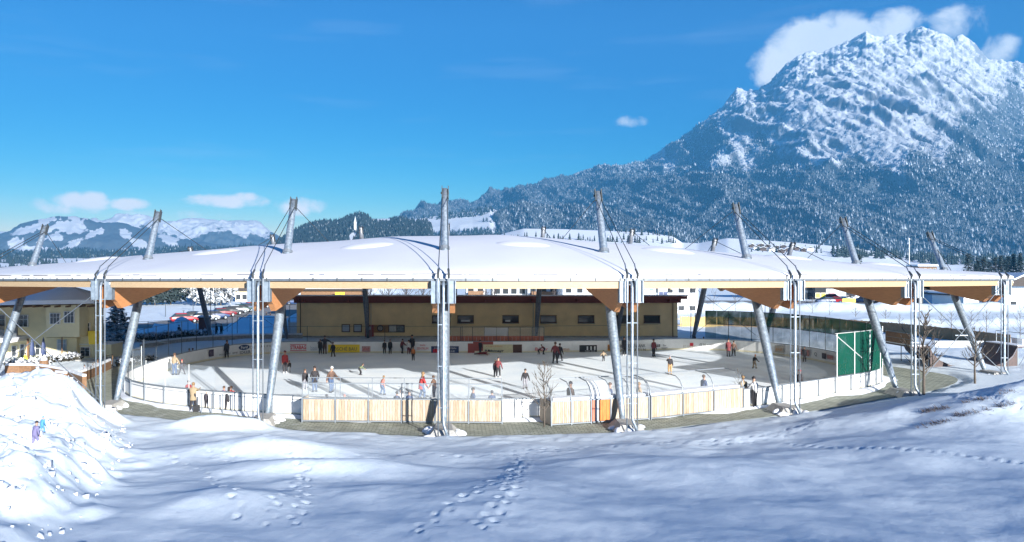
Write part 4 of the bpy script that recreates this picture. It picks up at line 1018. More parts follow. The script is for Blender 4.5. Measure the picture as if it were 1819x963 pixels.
# right curve: reddish adverts
PK = mat('pinkish_advert', (.55, .30, .26), .5, n=.3, ns=6)
advert(1378, 1394, 629, 641, TAN, 'BÄR', ORANGE, .5, .7); advert(1407, 1420, 631, 642, None, 'MÜLLER', DKTXT, .45, .9); advert(1421, 1440, 634, 645, PK, 'CLASSIC', RED, .5, .8)
advert(1446, 1458, 641, 650, None, 'Q', DKTXT, .8, .4); advert(1463, 1470, 641, 651, mat('dark_round_ad', (.08, .06, .07), .5), None); advert(1472, 1483, 644, 652, PK, 'WIM', RED, .4, .8)
# players' bench enclosure behind the far boards
be = thing('far_bench_enclosure', 'reddish timber players bench with clear panes behind the far boards', 'bench enclosure', (6, 80.2, 0))
bx0, bx1 = (797-CX)/F*80, (966-CX)/F*80
for k in range(24):
    x = bx0+(bx1-bx0)*(k+.5)/24
    MB().box((x, 79.9, .95), ((bx1-bx0)/24-.02, .06, 1.3)).build('plank', PLANKR, be, world=True)
for k in range(9):
    x = bx0+(bx1-bx0)*k/8; MB().box((x, 79.85, 1.7), (.05, .05, 1.7)).build('post', POLED, be, world=True)
    if k < 8: MB().box((x+(bx1-bx0)/16, 79.85, 2.05), ((bx1-bx0)/8-.06, .015, .85)).build('pane', ACRYLS if k in (3, 4) else ACRYL, be, world=True)
MB().box(((bx0+bx1)/2, 79.85, 2.53), (bx1-bx0, .06, .05)).build('rail', POLED, be, world=True)

# ================================================================ TIMBER PLAYER BOXES at the front
def playerbox(label, P0, P1, nb, top=1.36, pane=2.2, curved=False, door=None, boards_n=10):
    P0, P1 = Vector((*P0, 0)), Vector((*P1, 0)); t = thing('player_box', label, 'player box', (P0+P1)/2)
    D = (P1-P0); L = D.length; d = D/L; rz = math.atan2(d.y, d.x); nrm = Vector((-d.y, d.x, 0)); l = t.location
    def B(name, c, dim, m, par=None):
        o = MB().box((c[0]-l.x, c[1]-l.y, c[2]), dim, rz).build(name, m, par or t); return o
    W_ = L/nb; dep = 1.5; r = random.Random(3)
    for k in range(nb+1):
        p = P0+d*(k*W_)
        B('post', p-nrm*.03+Vector((0, 0, top/2+.02)), (.07, .08, top+.04), RAILG)
        if curved:
            pts = [(p+nrm*(dep*.0), top), (p+nrm*.05, top+.35), (p+nrm*.25, top+.7), (p+nrm*.6, top+.92), (p+nrm*dep, top+1.0)]
            MB().tube([(q.x-l.x, q.y-l.y, z) for q, z in pts], .028, 6).build('hoop', RAILG, t)
        else:
            B('pane_post', p+Vector((0, 0, (top+pane)/2)), (.04, .04, pane-top), RAILG); B('pane_post', p+nrm*dep+Vector((0, 0, 1.15)), (.04, .04, 2.3), RAILG)
        if k in (0, nb): 
            B('end_wall', p+nrm*dep/2+Vector((0, 0, top/2)), (.05, dep, top-.1), PLANK2)
    for k in range(nb):
        a = P0+d*(k*W_+.05); isd = door is not None and k == door
        n = boards_n if not isd else 5; w = (W_-.1)/n
        if isd: n = 5
        for q in range(n):
            hgt = top-.16
            m = r.choice((PLANK, PLANK2, PLANK2)) if not isd else (PLANKR, ACRYLS, PLANKO, PLANKO, PLANKO)[q]
            B('plank', a+d*(w*(q+.5))+nrm*r.uniform(-.006, .006)+Vector((0, 0, hgt/2+.13)), (w-.014, .03, hgt), m)
        c = P0+d*((k+.5)*W_)
        if curved:
            vs = []; fs = []
            prof = [(.0, top+.02), (.05, top+.35), (.25, top+.7), (.6, top+.92), (dep, top+1.0)]
            for (o_, z) in prof:
                for e in (-.5, .5): q = c+d*(e*(W_-.06))+nrm*o_; vs.append((q.x-l.x, q.y-l.y, z))
            for i in range(4): fs.append((i*2, i*2+1, i*2+3, i*2+2))
            MB().add(vs, fs).build('curved_pane', ACRYLS if isd else ACRYL, t)
        else:
            B('pane', c+Vector((0, 0, (top+pane)/2)), (W_-.06, .012, pane-top-.06), ACRYL)
    c = (P0+P1)/2
    for z, off in ((.09, -.03), (top-.02, -.03)): B('rail', c+nrm*off+Vector((0, 0, z)), (L+.07, .09, .06), RAILG)
    if curved:
        B('rail', c+nrm*dep+Vector((0, 0, top+1.0)), (L, .05, .05), RAILG)
        B('snow_cap', c+nrm*.45+Vector((0, 0, top+.04)), (L-.3, .7, .16), SNOW)
    else:
        B('rail', c+Vector((0, 0, pane)), (L, .05, .05), RAILG); B('rail', c+nrm*dep+Vector((0, 0, 2.3)), (L, .04, .04), RAILG)
        B('snow_cap', c+nrm*.75+Vector((0, 0, .5)), (L-.3, .5, .14), SNOW)
    B('bench', c+nrm*.75+Vector((0, 0, .42)), (L-.3, .4, .05), PLANK)
    return t
a0, a1 = at(537, 750), at(892, 753)
playerbox('left timber players box with straight flat panes above pale planks', a0[:2], a1[:2], 6, boards_n=11)
b0, b1, b2 = at(979, 757), at(1152, 746), at(1320, 727)
playerbox('right timber players box under curved panes, nearer half with the orange door', b0[:2], b1[:2], 5, curved=True, door=2, boards_n=9)
playerbox('right timber players box under curved panes, farther half towards the two spectators', (b1.x+.12, b1.y+.03), b2[:2], 3, curved=True, boards_n=12)

# ================================================================ GREEN CATCH NET at the right end
net = thing('catch_net', 'tall green catch net on white poles round the right end of the rink', 'net', (33, 66, 0))
NP_ = [p for p in resample(RINK, 1.15) ]
def netrange(px0):   # walk the outline anticlockwise from the front
    pass
i0 = min(range(len(NP_)), key=lambda i: (NP_[i]-Vector((25.9, 52.7, 0))).length); i1 = min(range(len(NP_)), key=lambda i: (NP_[i]-Vector((27.2, 80.8, 0))).length)
seq = NP_[i0:i1+1] if i1 > i0 else NP_[i0:]+NP_[:i1+1]
zt_ = 4.15
for i, (a, b) in enumerate(zip(seq, seq[1:])):
    c = (a+b)/2; n = Vector((b.y-a.y, -(b.x-a.x), 0)).normalized()*.12
    far = a.y > 61; sgx = 1 if n.dot(c-cen) > 0 else -1; n = n*sgx
    def strip(z0, z1, m, name='net_panel'):
        vs = []; 
        for k in range(4):
            z = z0+(z1-z0)*k/3; wv = .03*math.sin(i*1.7+k*2.1)
            vs += [(a.x+n.x*(1+wv*4), a.y+n.y*(1+wv*4), z), (b.x+n.x*(1-wv*3), b.y+n.y*(1-wv*3), z)]
        MB().add(vs, [(k*2, k*2+1, k*2+3, k*2+2) for k in range(3)]).build(name, m, net, world=True)
    if i < 4: strip(1.22+ (4-i)*.02, zt_, NETB) if i > 0 or True else None
    elif not far: strip(1.22, 2.6, NETB); strip(2.62, zt_, NETB)
    else:
        strip(2.75 if a.y > 66 else 1.25, zt_, NETD); 
        if a.y > 66: strip(1.25, 2.73, NETL)
    if i % 2 == 0:
        q = a+n*1.2
        MB().tube([(q.x, q.y, .0), (q.x, q.y, zt_+.05)], .035, 6).build('pole', POLEG if not far else POLED, net, world=True)
for z, m_, cond in ((zt_, POLEG, lambda p: p.y < 62), (2.62, POLEG, lambda p: p.y < 62), (zt_, POLED, lambda p: p.y >= 61.5), (2.74, POLED, lambda p: p.y >= 61.5)):
    pts = [(p.x, p.y, z) for p in seq if cond(p)]
    if len(pts) > 1: MB().tube(pts, .03, 6).build('rail', m_, net, world=True)
p, q = seq[0], seq[3]
MB().tube([(p.x, p.y-.15, zt_-.1), (q.x, q.y-.15, 2.3)], .035, 6).build('brace', POLEG, net, world=True)
# ================================================================ PEOPLE
def cm(n, c, r=.8, nn=.15): return mat(n, c, r, n=nn, ns=6)
SKIN = mat('skin', (.38, .22, .15), .6); HAIRB = cm('hair_brown', (.09, .05, .03)); HAIRK = cm('hair_dark', (.03, .02, .018)); HAIRL = cm('hair_blond', (.24, .15, .07))
CLO = dict(black=cm('cloth_black', (.022, .02, .024)), dark=cm('cloth_dark', (.04, .035, .045)), navy=cm('cloth_navy', (.03, .05, .12)), beige=cm('cloth_beige', (.30, .23, .15)), tan=cm('cloth_tan', (.42, .26, .12)),
           jeans=cm('cloth_jeans', (.06, .10, .19)), red=cm('cloth_red', (.33, .03, .03)), darkred=cm('cloth_dark_red', (.16, .03, .035)), pink=cm('cloth_pink', (.45, .2, .17)), orange=cm('cloth_orange', (.5, .16, .04)),
           green=cm('cloth_olive', (.14, .17, .09)), white=cm('cloth_white', (.5, .5, .5)), grey=cm('cloth_grey', (.25, .25, .28)), brown=cm('cloth_brown', (.12, .07, .05)), ltblue=cm('cloth_light_blue', (.07, .26, .5)),
           lilac=cm('cloth_lilac', (.16, .15, .28)), yellow=cm('cloth_neon', (.65, .75, .06)), purple=cm('cloth_purple', (.12, .08, .16)), camel=cm('cloth_camel', (.30, .23, .14)))
BONES = []
RAW = []
def P_(v): return Vector(v)
def person(px, py, top, label, jacket='black', legs='black', face=0, pose='stand', hat=None, hair=None, z=0.0, depth=None, h=None, skates=True, group='people skating on the ice', coat=0, long_hair=False, lean=0, arms=None, stride=None, female=False, xyz=None, extra=None):
    """px,py: column and row of the feet; top: row of the head; face: heading in degrees, 0 = away from the viewer, 180 = towards"""
    if xyz: loc = Vector(xyz)
    elif depth: loc = Vector(((px-CX)/F*depth, depth, z))
    else: loc = at(px, py, z)
    if h is None: h = (py-top)/F*loc.y*1.13
    s = h/1.76
    R_ = random.Random(int(px*7+py))
    t = thing('person', label, 'person', loc, math.radians(-face), group)
    V = []; E = []; Rr = []; G = []
    def J(p, r, par=None, g=0):
        V.append(Vector(p)); Rr.append(r); G.append(g)
        if par is not None: E.append((par, len(V)-1))
        return len(V)-1
    st = stride if stride is not None else (.12 if pose in ('skate', 'bend') else .04)
    kn = {'skate': .10, 'bend': .14, 'sit': 0, 'stand': .01}.get(pose, .02)
    la = math.radians({'skate': 14, 'bend': 52, 'lean': 30}.get(pose, 3)+lean)
    hipz = .93-kn*.5; up = Vector((0, math.sin(la), math.cos(la)))
    base = Vector((0, -math.sin(la)*.18, hipz))
    if pose == 'sit': hipz = .50; base = Vector((0, 0, hipz)); la = math.radians(8); up = Vector((0, math.sin(la), math.cos(la)))
    w = .92 if female else 1.0
    pel = J(base, .135, None, 1); ch1 = J(base+up*.18, .125, pel, 2); ch2 = J(base+up*.37, .155*w, ch1, 2); nk = J(base+up*.53, .07, ch2, 2)
    hb = la*.35 if pose == 'bend' else 0; hu = Vector((0, math.sin(la*.5), math.cos(la*.5)))
    ncp = V[nk]+hu*.07; n2 = J(ncp, .055, nk, 0); hd = J(ncp+hu*.09, .088, n2, 0); h2 = J(ncp+hu*.19, .082, hd, 0)
    head = V[hd]+hu*.04; 
    A = arms or {'stand': ((8, 6, 12), (8, 6, 12)), 'skate': ((20, 25, 40), (-15, 20, 30)), 'bend': ((40, 12, 20), (40, 12, 20)), 'wide': ((0, 80, 5), (0, 80, 5)), 'lean': ((65, 15, 40), (65, 15, 40)), 'sit': ((30, 12, 50), (30, 12, 50)), 'pocket': ((-5, 22, 70), (-5, 22, 70))}.get(pose, ((10, 8, 15), (10, 8, 15)))
    for sd, (pt, spd, bend) in ((-1, A[0]), (1, A[1])):
        sh = V[ch2]+up*.06+Vector((sd*.175*w, 0, 0)); a, b = math.radians(pt), math.radians(spd)
        d = Vector((sd*math.sin(b), math.sin(a)*math.cos(b), -math.cos(a)*math.cos(b)))
        a2 = math.radians(pt+bend); b2 = b*.7 if bend < 60 else -.3; d2 = Vector((sd*math.sin(b2), math.sin(a2)*math.cos(b2), -math.cos(a2)*math.cos(b2)))
        i = J(sh, .068, ch2, 2); e = J(sh+d*.29, .052, i, 2); wq = J(V[e]+d2*.24, .038, e, 2); hn = J(V[wq]+d2*.07, .036, wq, 3)
        sx = d2.cross(Vector((1, 0, 0.01))).normalized(); 
        for f in range(4):
            o = sx*((f-1.5)*.020); ln = (.055, .07, .066, .05)[f]
            J(V[hn]+o*1.6+d2*ln+Vector((-sd*.012, 0, 0)), .0095, hn, 3)
        J(V[wq]+d2*.05+sx*.045, .010, wq, 3)
    for sd in (-1, 1):
        hip = V[pel]+Vector((sd*.085, 0, -.03))
        hj = J(hip, .098, pel, 1)
        fy = sd*st*(1.0)
        if pose == 'sit': k = Vector((sd*.12, .42, .50)); an = Vector((sd*.12, .42, .10))
        else:
            an = Vector((sd*(.10+st*.3+(.18 if pose == 'wide' else 0)), fy, .09)); k = (hip+an)/2+Vector((0, .02+kn, 0))
        kj = J(k, .064, hj, 1); aj = J(an, .044, kj, 1); J(an+Vector((sd*.02, .13, -.045)), .036, aj, 4)
    if coat: Rr[pel] = .17*coat
    me = bpy.data.meshes.new('body'); me.from_pydata([v*s for v in V], E, [])
    o = link('body', me, t)
    m = o.modifiers.new('Skin', 'SKIN'); sk = me.skin_vertices[0].data
    for i, r in enumerate(Rr): rr = r*s*(1.36 if G[i] in (1, 2) else 1.04); sk[i].radius = (rr, rr)
    sk[0].use_root = True
    m.use_smooth_shade = True
    mo = o.modifiers.new('Sub', 'SUBSURF'); mo.levels = 1; mo.render_levels = 1
    cj, cl = CLO[jacket], CLO[legs]; glove = CLO['dark'] if R_.random() < .6 else SKIN
    RAW.append((o, [v*s for v in V], G, E, [SKIN, cl, cj, glove, BLACK]))
    hs = .115*s; c = head*s
    kf = R_.random()
    if hat:
        hb_ = MB(); hb_.ell(c+Vector((0, 0, .015*s)), (hs*.98, hs*1.05, hs*1.15), 10, 4, True); hb_.ell(c+Vector((0, 0, .135*s)), (.03*s, .03*s, .03*s), 6, 4)
        hb_.build('hat', CLO[hat], t, smooth=True)
        if hair or long_hair: MB().ell(c+Vector((0, -.03*s, -.02*s)), (hs*.92, hs*.9, hs*.9), 8, 4).build('hair', HAIRB, t, smooth=True)
    else:
        hm_ = {'blond': HAIRL, 'brown': HAIRB, 'grey': CLO['grey'], 'bald': SKIN}.get(hair, HAIRK)
        hb_ = MB(); hb_.ell(c+Vector((0, -.022*s, .025*s)), (hs*.95, hs*.98, hs*.98), 10, 5)
        if long_hair: hb_.ell(c+Vector((0, -.06*s, -.12*s)), (hs*.9, hs*.5, hs*1.5), 8, 5)
        if hair != 'bald': hb_.build('hair', hm_, t, smooth=True)
    fc = MB(); fc.ell(c+Vector((0, .098*s, -.005*s)), (.014*s, .022*s, .022*s), 6, 4)
    for sd in (-1, 1): fc.ell(c+Vector((sd*.092*s, 0, 0)), (.012*s, .02*s, .028*s), 6, 3)
    fc.build('face', SKIN, t, smooth=True)
    for sd in (-1, 1): MB().ell(c+Vector((sd*.034*s, .088*s, .022*s)), (.012*s, .008*s, .007*s), 6, 3).build('eye', BLACK, t)
    if coat:
        b0 = V[pel]*s; mb = MB(); n = 12; vs = []; fs = []
        for j, (zz, rx, ry) in enumerate(((.14, .155, .13), (0, .175, .15), (-.16, .19, .165), (-.33*coat, .205, .18))):
            for i in range(n):
                a = 2*PI*i/n; q = (.006*math.sin(5*a+j)); vs.append((b0.x+(rx+q)*s*math.cos(a), b0.y+(ry+q)*s*math.sin(a), b0.z+zz*s))
        for j in range(3):
            for i in range(n): fs.append((j*n+i, j*n+(i+1) % n, (j+1)*n+(i+1) % n, (j+1)*n+i))
        mb.add(vs, fs).build('coat_skirt', cj, t, smooth=True)
    if skates and pose != 'sit':
        for sd in (-1, 1):
            an = Vector((sd*(.10+st*.3+(.18 if pose == 'wide' else 0)), sd*st, .09))*s
            sb = MB(); sb.box((an.x+.01*s*sd, an.y+.04*s, an.z+.0*s), (.085*s, .24*s, .10*s)); b = sb.build('skate_boot', CLO['white'] if kf < .45 else BLACK, t)
            MB().box((an.x+.01*s*sd, an.y+.04*s, .018*s), (.012*s, .26*s, .036*s)).build('blade', STEEL, b)
    elif pose != 'sit':
        for sd in (-1, 1):
            an = Vector((sd*(.10+st*.3), sd*st, .09))*s
            MB().box((an.x+.01*s*sd, an.y+.04*s, .04*s), (.09*s, .26*s, .08*s)).build('shoe', BLACK, t)
    if extra: extra(t, s)
    return t
ICEZ = .03
def finish_people():
    bpy.context.view_layer.update(); dg = bpy.context.evaluated_depsgraph_get(); new = []
    for o, V, G, E, mats in RAW: new.append(bpy.data.meshes.new_from_object(o.evaluated_get(dg)))
    for (o, V, G, E, mats), me in zip(RAW, new):
        o.modifiers.clear(); old = o.data; o.data = me; me.name = 'body'; bpy.data.meshes.remove(old)
        me.materials.clear()
        for m in mats: me.materials.append(m)
        A = np.array([V[a][:] for a, b in E]); B = np.array([V[b][:] for a, b in E]); g = np.array([G[b] for a, b in E])
        n = len(me.polygons); c = np.empty(n*3); me.polygons.foreach_get('center', c); c = c.reshape(-1, 3)
        AB = B-A; L = (AB**2).sum(1)+1e-9
        t = np.clip(((c[:, None]-A[None])*AB[None]).sum(2)/L, 0, 1); d = np.linalg.norm(c[:, None]-(A[None]+AB[None]*t[..., None]), axis=2)
        k = d.argmin(1); me.polygons.foreach_set('material_index', g[k].astype(np.int32)); me.polygons.foreach_set('use_smooth', [True]*n); me.update()
G1 = 'people skating on the ice'
P = person
P(310, 667, 632, 'man in beige jacket and jeans holding a small red-hatted child by the hand', 'beige', 'jeans', 10, 'stand', hair='brown', arms=((5, 6, 10), (-5, 35, 5)))
P(323, 666, 642, 'small child in dark clothes with red hat beside the man in beige jacket', 'dark', 'dark', 0, 'wide', hat='red', stride=.1, arms=((0, 75, 5), (0, 55, 5)))
P(336, 647, 622, 'skater in white and pale blue top leaning by the left boards', 'white', 'jeans', 150, 'stand', lean=8, hair='brown')
P(343, 646, 621, 'skater in black jacket and red trousers by the left boards', 'black', 'red', -40, 'skate', hair='brown')
P(403, 637, 608, 'long-haired skater in dark top standing against the left far boards', 'dark', 'black', 180, 'stand', long_hair=True, hair='brown', female=True)
P(506, 663, 628, 'skater in black and red jacket with black trousers beside a small child', 'red', 'black', 160, 'stand', hat='darkred')
P(514, 662, 643, 'small child with white leggings beside the skater in red jacket', 'black', 'white', 180, 'stand', hair='blond')
P(569, 630, 606, 'leftmost skater in black of the trio by the yellow advert', 'black', 'black', 170, 'stand')
P(577, 629, 600, 'tall dark skater stretching both arms wide between two others', 'dark', 'brown', 180, 'stand', arms=((0, 68, 8), (0, 68, 8)))
P(592, 634, 610, 'skater in black at the right of the trio by the yellow advert', 'black', 'black', 200, 'skate')
P(542, 693, 660, 'teenager in black top behind the left pane of the player box', 'black', 'grey', 170, 'stand', hair='brown')
P(559, 697, 656, 'woman in wide black jacket behind the player box pane', 'black', 'jeans', 160, 'pocket', long_hair=True, coat=.7)
P(588, 698, 655, 'skater in brown and black jacket with knitted cap behind the player box', 'brown', 'jeans', 140, 'skate', hat='white')
P(640, 667, 645, 'skater in olive jacket bending forward with hands on knees', 'green', 'black', 70, 'bend', hair='brown', stride=.05)
P(679, 702, 670, 'girl in pink jacket and blue jeans leaning forwards', 'pink', 'jeans', 60, 'skate', long_hair=True, hair='blond', female=True, lean=8)
P(683, 629, 607, 'dark-clad skater left of the standing pair at the far boards', 'black', 'black', 180, 'stand')
P(693, 629, 606, 'dark-clad skater right of the standing pair at the far boards', 'black', 'black', 175, 'stand')
P(714, 628, 604, 'skater in dark red sweater and loose shorts at the far boards', 'darkred', 'dark', 120, 'skate')
P(726, 630, 607, 'small child in white and red at the far boards', 'white', 'darkred', 180, 'stand')
P(732, 628, 599, 'tallest skater in black at the far boards holding a child', 'black', 'black', 180, 'stand', hat='black')
P(734, 641, 619, 'child in orange jacket and black trousers in front of a tall dark skater', 'orange', 'black', 0, 'stand', hat='black')
P(749, 709, 665, 'woman in red and black jacket and jeans holding hands with her companion', 'red', 'jeans', 70, 'skate', hair='blond', long_hair=True, coat=.7, arms=((-10, 20, 30), (15, 30, 10)))
P(771, 709, 672, 'long-haired woman in dark brown jacket holding hands with the woman in red', 'brown', 'black', -60, 'stand', long_hair=True, hair='brown', female=True, lean=6, arms=((15, 30, 10), (5, 8, 12)))
P(853, 629, 607, 'dark skater standing over someone who has fallen', 'black', 'black', 150, 'stand')
P(885, 671, 638, 'adult in dark red and black skating with an arm round a companion', 'darkred', 'black', 10, 'skate', hat='black')
P(880, 670, 643, 'shorter skater in dark clothes close to the adult in dark red', 'dark', 'black', 10, 'stand', hair='brown')
P(933, 691, 658, 'boy in open black jacket and grey trousers skating towards the viewer', 'black', 'grey', 180, 'skate', stride=.16, arms=((15, 18, 20), (-10, 18, 25)))
P(966, 630, 611, 'dark red clad skater bending down at the far boards', 'darkred', 'dark', -80, 'bend', stride=.05)
P(957, 630, 617, 'small crouching child beside the bending skater', 'darkred', 'dark', 60, 'bend')
P(986, 646, 611, 'skater in dark red top and black trousers with white skates', 'darkred', 'black', 20, 'skate', hair='brown')
P(994, 642, 613, 'skater in black just behind the one with white skates', 'black', 'black', 30, 'skate', stride=.2)
P(1072, 642, 624, 'tiny child in pale jacket with legs apart in mid rink', 'beige', 'black', 180, 'skate', hat='dark', stride=.18, arms=((5, 40, 10), (5, 40, 10)))
P(1109, 632, 602, 'man in black standing behind the leaning mast', 'black', 'black', 180, 'stand')
P(1161, 634, 606, 'skater in dark maroon sweater and black trousers by the lettered boards', 'darkred', 'black', 160, 'stand')
P(1190, 666, 635, 'man in black jacket and tan trousers standing apart', 'black', 'tan', 10, 'stand', hair='grey', arms=((60, 12, 60), (8, 10, 12)), skates=False)
P(1235, 621, 600, 'skater in dark purple leaning back on the far boards', 'purple', 'dark', 20, 'lean', stride=.12)
P(1250, 621, 601, 'skater in grey sweater resting on the far boards', 'grey', 'dark', 190, 'stand', stride=.15)
P(1294, 634, 606, 'woman in long dark red coat skating hand in hand', 'darkred', 'black', 10, 'stand', coat=.9, hat='black')
P(1303, 633, 608, 'child in brown jacket next to the woman in long dark red coat', 'brown', 'black', 30, 'skate')
def stick(t, s):
    MB().tube([(-.35*s, .25*s, .75*s), (-.75*s, .9*s, .06*s)], .018, 5).build('hockey_stick', BARKL, t); MB().box((-.80*s, .98*s, .05*s), (.05, .28*s, .06), .4).build('stick_blade', BARKL, t)
P(1340, 655, 632, 'child in black with orange cap reaching out with a hockey stick', 'black', 'beige', 60, 'skate', hat='orange', lean=8, arms=((50, 12, 20), (20, 20, 30)), extra=stick)
P(1429, 643, 619, 'lone figure in black at the right end boards', 'black', 'black', 200, 'stand', hat='dark')
P(1420, 0, 662, 'person in black coat and red cap just inside the right near boards', 'black', 'black', 150, 'stand', hat='red', depth=53.5, h=1.62)
P(335, 0, 686, 'person in red jacket just inside the left near boards', 'red', 'dark', 180, 'stand', depth=49.6, h=1.45, hair='brown')
# lying skater
t = thing('person', 'skater in dark clothes who has fallen flat on the ice', 'person', (*at(855, 632)[:2], .05), 0, G1)
V_ = [(-.75, 0, .12), (-.42, 0, .14), (-.1, .05, .16), (.15, 0, .2), (.42, 0, .26), (.58, .02, .34), (.72, .02, .42), (.50, -.28, .12), (.62, -.55, .07), (.50, .28, .12), (.85, .42, .07), (-.72, .25, .10), (-.42, .15, .13)]
E_ = [(3, 2), (2, 1), (1, 0), (3, 4), (4, 5), (5, 6), (4, 7), (7, 8), (4, 9), (9, 10), (2, 12), (12, 11)]
me = bpy.data.meshes.new('body'); me.from_pydata(V_, E_, []); o = link('body', me, t); m = o.modifiers.new('Skin', 'SKIN')
for i, r in enumerate((.05, .07, .12, .13, .15, .06, .09, .06, .04, .06, .04, .05, .07)): me.skin_vertices[0].data[i].radius = (r, r)
me.skin_vertices[0].data[3].use_root = True; o.modifiers.new('Sub', 'SUBSURF').levels = 1
RAW.append((o, [Vector(v) for v in V_], [4, 1, 1, 1, 2, 0, 0, 2, 3, 2, 3, 4, 1], E_, [SKIN, CLO['darkred'], CLO['darkred'], SKIN, BLACK]))
MB().ell((.74, .0, .47), (.11, .11, .10), 8, 5).build('hair', HAIRK, t, smooth=True)
# people in and behind the players boxes
G2 = 'people sitting in the players boxes'
for px, dp, hh_, lab, jk, kw in (
    (580, 45.1, 1.30, 'seated child whose dark head shows above the planks far left of the box', 'dark', {}), (612, 45.1, 1.27, 'seated person in pinkish cap seen just above the planks', 'brown', dict(hat='pink')),
    (705, 44.9, 1.50, 'seated figure in dark grey coat left of a white-clad neighbour', 'navy', {}), (712, 45.2, 1.62, 'figure in white jacket between two dark ones on the bench', 'white', dict(hat='black')),
    (727, 44.7, 1.56, 'broad-backed man in dark blue sitting on the left bench', 'navy', dict(hat='black')), (840, 44.9, 1.72, 'fair-skinned man in navy jacket sitting in profile', 'navy', dict(hair='brown', face=80)),
    (874, 44.8, 1.56, 'broad dark blue back of a man sitting at the right end of the left box', 'navy', {}),
    (1013, 45.6, 1.95, 'standing boy in brown and navy jacket under the curved pane', 'brown', dict(hat='dark', face=60)), (1083, 46.2, 1.80, 'child in navy and white jacket bending right of the orange door', 'navy', dict(face=80, hat='brown')),
    (1135, 47.4, 1.65, 'person with hooded beige jacket under the curved pane beside the mast', 'beige', dict(face=80, hair='blond')), (1250, 49.8, 1.78, 'dark-haired person in navy coat under the farthest curved pane', 'navy', dict(face=70, hair='brown'))):
    kw = dict(kw); fc = kw.pop('face', 0)
    P(px, 0, 0, lab, jk, 'black', fc, 'stand', depth=dp, h=hh_, skates=False, group=G2, **kw)
# spectators outside
G3 = 'spectators outside the boards'
P(343, 729, 685, 'woman in long beige hooded coat leaning on the left barrier', 'camel', 'black', -5, 'lean', hair='blond', coat=.8, skates=False, group=G3, lean=-18, stride=.12)
P(367, 728, 698, 'child in dark grey snowsuit with white cap at the barrier', 'dark', 'black', 0, 'stand', hat='white', skates=False, group=G3)
P(405, 731, 692, 'woman in black leaning right over the barrier', 'black', 'black', 10, 'lean', skates=False, group=G3, long_hair=True, stride=.12, lean=-6)
P(398, 0, 690, 'child in dark jacket whose head shows over the barrier rail', 'purple', 'black', 180, 'stand', depth=47.2, h=1.45, hair='brown', group=G1)
P(411, 0, 690, 'child in red and blue jacket looking over the barrier rail', 'red', 'black', 180, 'stand', depth=47.2, h=1.45, hair='brown', group=G1)
P(1320, 722, 674, 'person in long yellow-beige coat at the end of the curved box', 'camel', 'black', 0, 'stand', hair='blond', coat=1.3, skates=False, group=G3)
P(1340, 725, 676, 'man in white jacket and black trousers with black cap leaning on the boards', 'white', 'black', -20, 'stand', hat='black', skates=False, group=G3, arms=((40, 10, 30), (8, 10, 10)), lean=3)
zk = lambda x, y: ground_z(x, y)
for px, py, tp, lab, jk, lg, ht, fc in ((62, 793, 752, 'child in lilac grey snowsuit with black hat climbing the snow heap', 'lilac', 'lilac', 'black', 20), (75, 768, 748, 'child in light blue snowsuit on top of the snow heap', 'ltblue', 'ltblue', 'ltblue', 10)):
    # find where the view ray meets the snow
    best = None
    for yy in np.arange(50, 20, -.15):
        p = atY(px, py, yy)
        if p.z <= ground_z(p.x, p.y)+.02 or p.z > CH: best = p; 
    # walk outwards from the viewer to the first hit
    for yy in np.arange(15, 60, .15):
        p = atY(px, py, yy)
        if p.z <= ground_z(p.x, p.y): best = p; break
    P(px, py, tp, lab, jk, lg, fc, 'skate', hat=ht, skates=False, group='children playing on the snow heap', xyz=(best.x, best.y, best.z-.02), h=(py-tp)/F*best.y*(1.15 if py > 780 else 1.5), lean=6)
G4 = 'people walking outside the rink'
for px, py, tp, lab, jk, lg, dp in ((318, 600, 577, 'dark figure walking alone behind the left fence', 'black', 'black', 93), (384, 597, 575, 'left one of two men in black by the dark red cabin', 'black', 'black', 97), (393, 597, 575, 'right one of two men in black by the dark red cabin', 'black', 'black', 97.5),
                                (473, 572, 562, 'tiny dark figure left of a pair far off by the snow bank', 'black', 'black', 135), (480, 573, 564, 'tiny dark figure right of a pair far off by the snow bank', 'black', 'black', 134),
                                (45, 650, 627, 'person in neon yellow jacket and jeans on the terrace', 'yellow', 'jeans', 67), (150, 668, 648, 'small child in grey blue snowsuit on the snowy garden', 'grey', 'grey', 60)):
    x_ = (px-CX)/F*dp; P(px, py, tp, lab, jk, lg, 20, 'stand', xyz=(x_, dp, max(CH-(py-HY)/F*dp, 0)), h=(py-tp)/F*dp, skates=False, group=G4)
finish_people()
bg_ = thing('backpack', 'small black bag set down beside the woman in the beige coat', 'bag', (*at(349, 731)[:2], 0)); 
MB().box((0, 0, .19), (.34, .24, .38)).build('bag', BLACK, bg_); MB().tube([(-.08, -.13, .36), (0, -.13, .46), (.08, -.13, .36)], .015, 5).build('handle', BLACK, bg_)

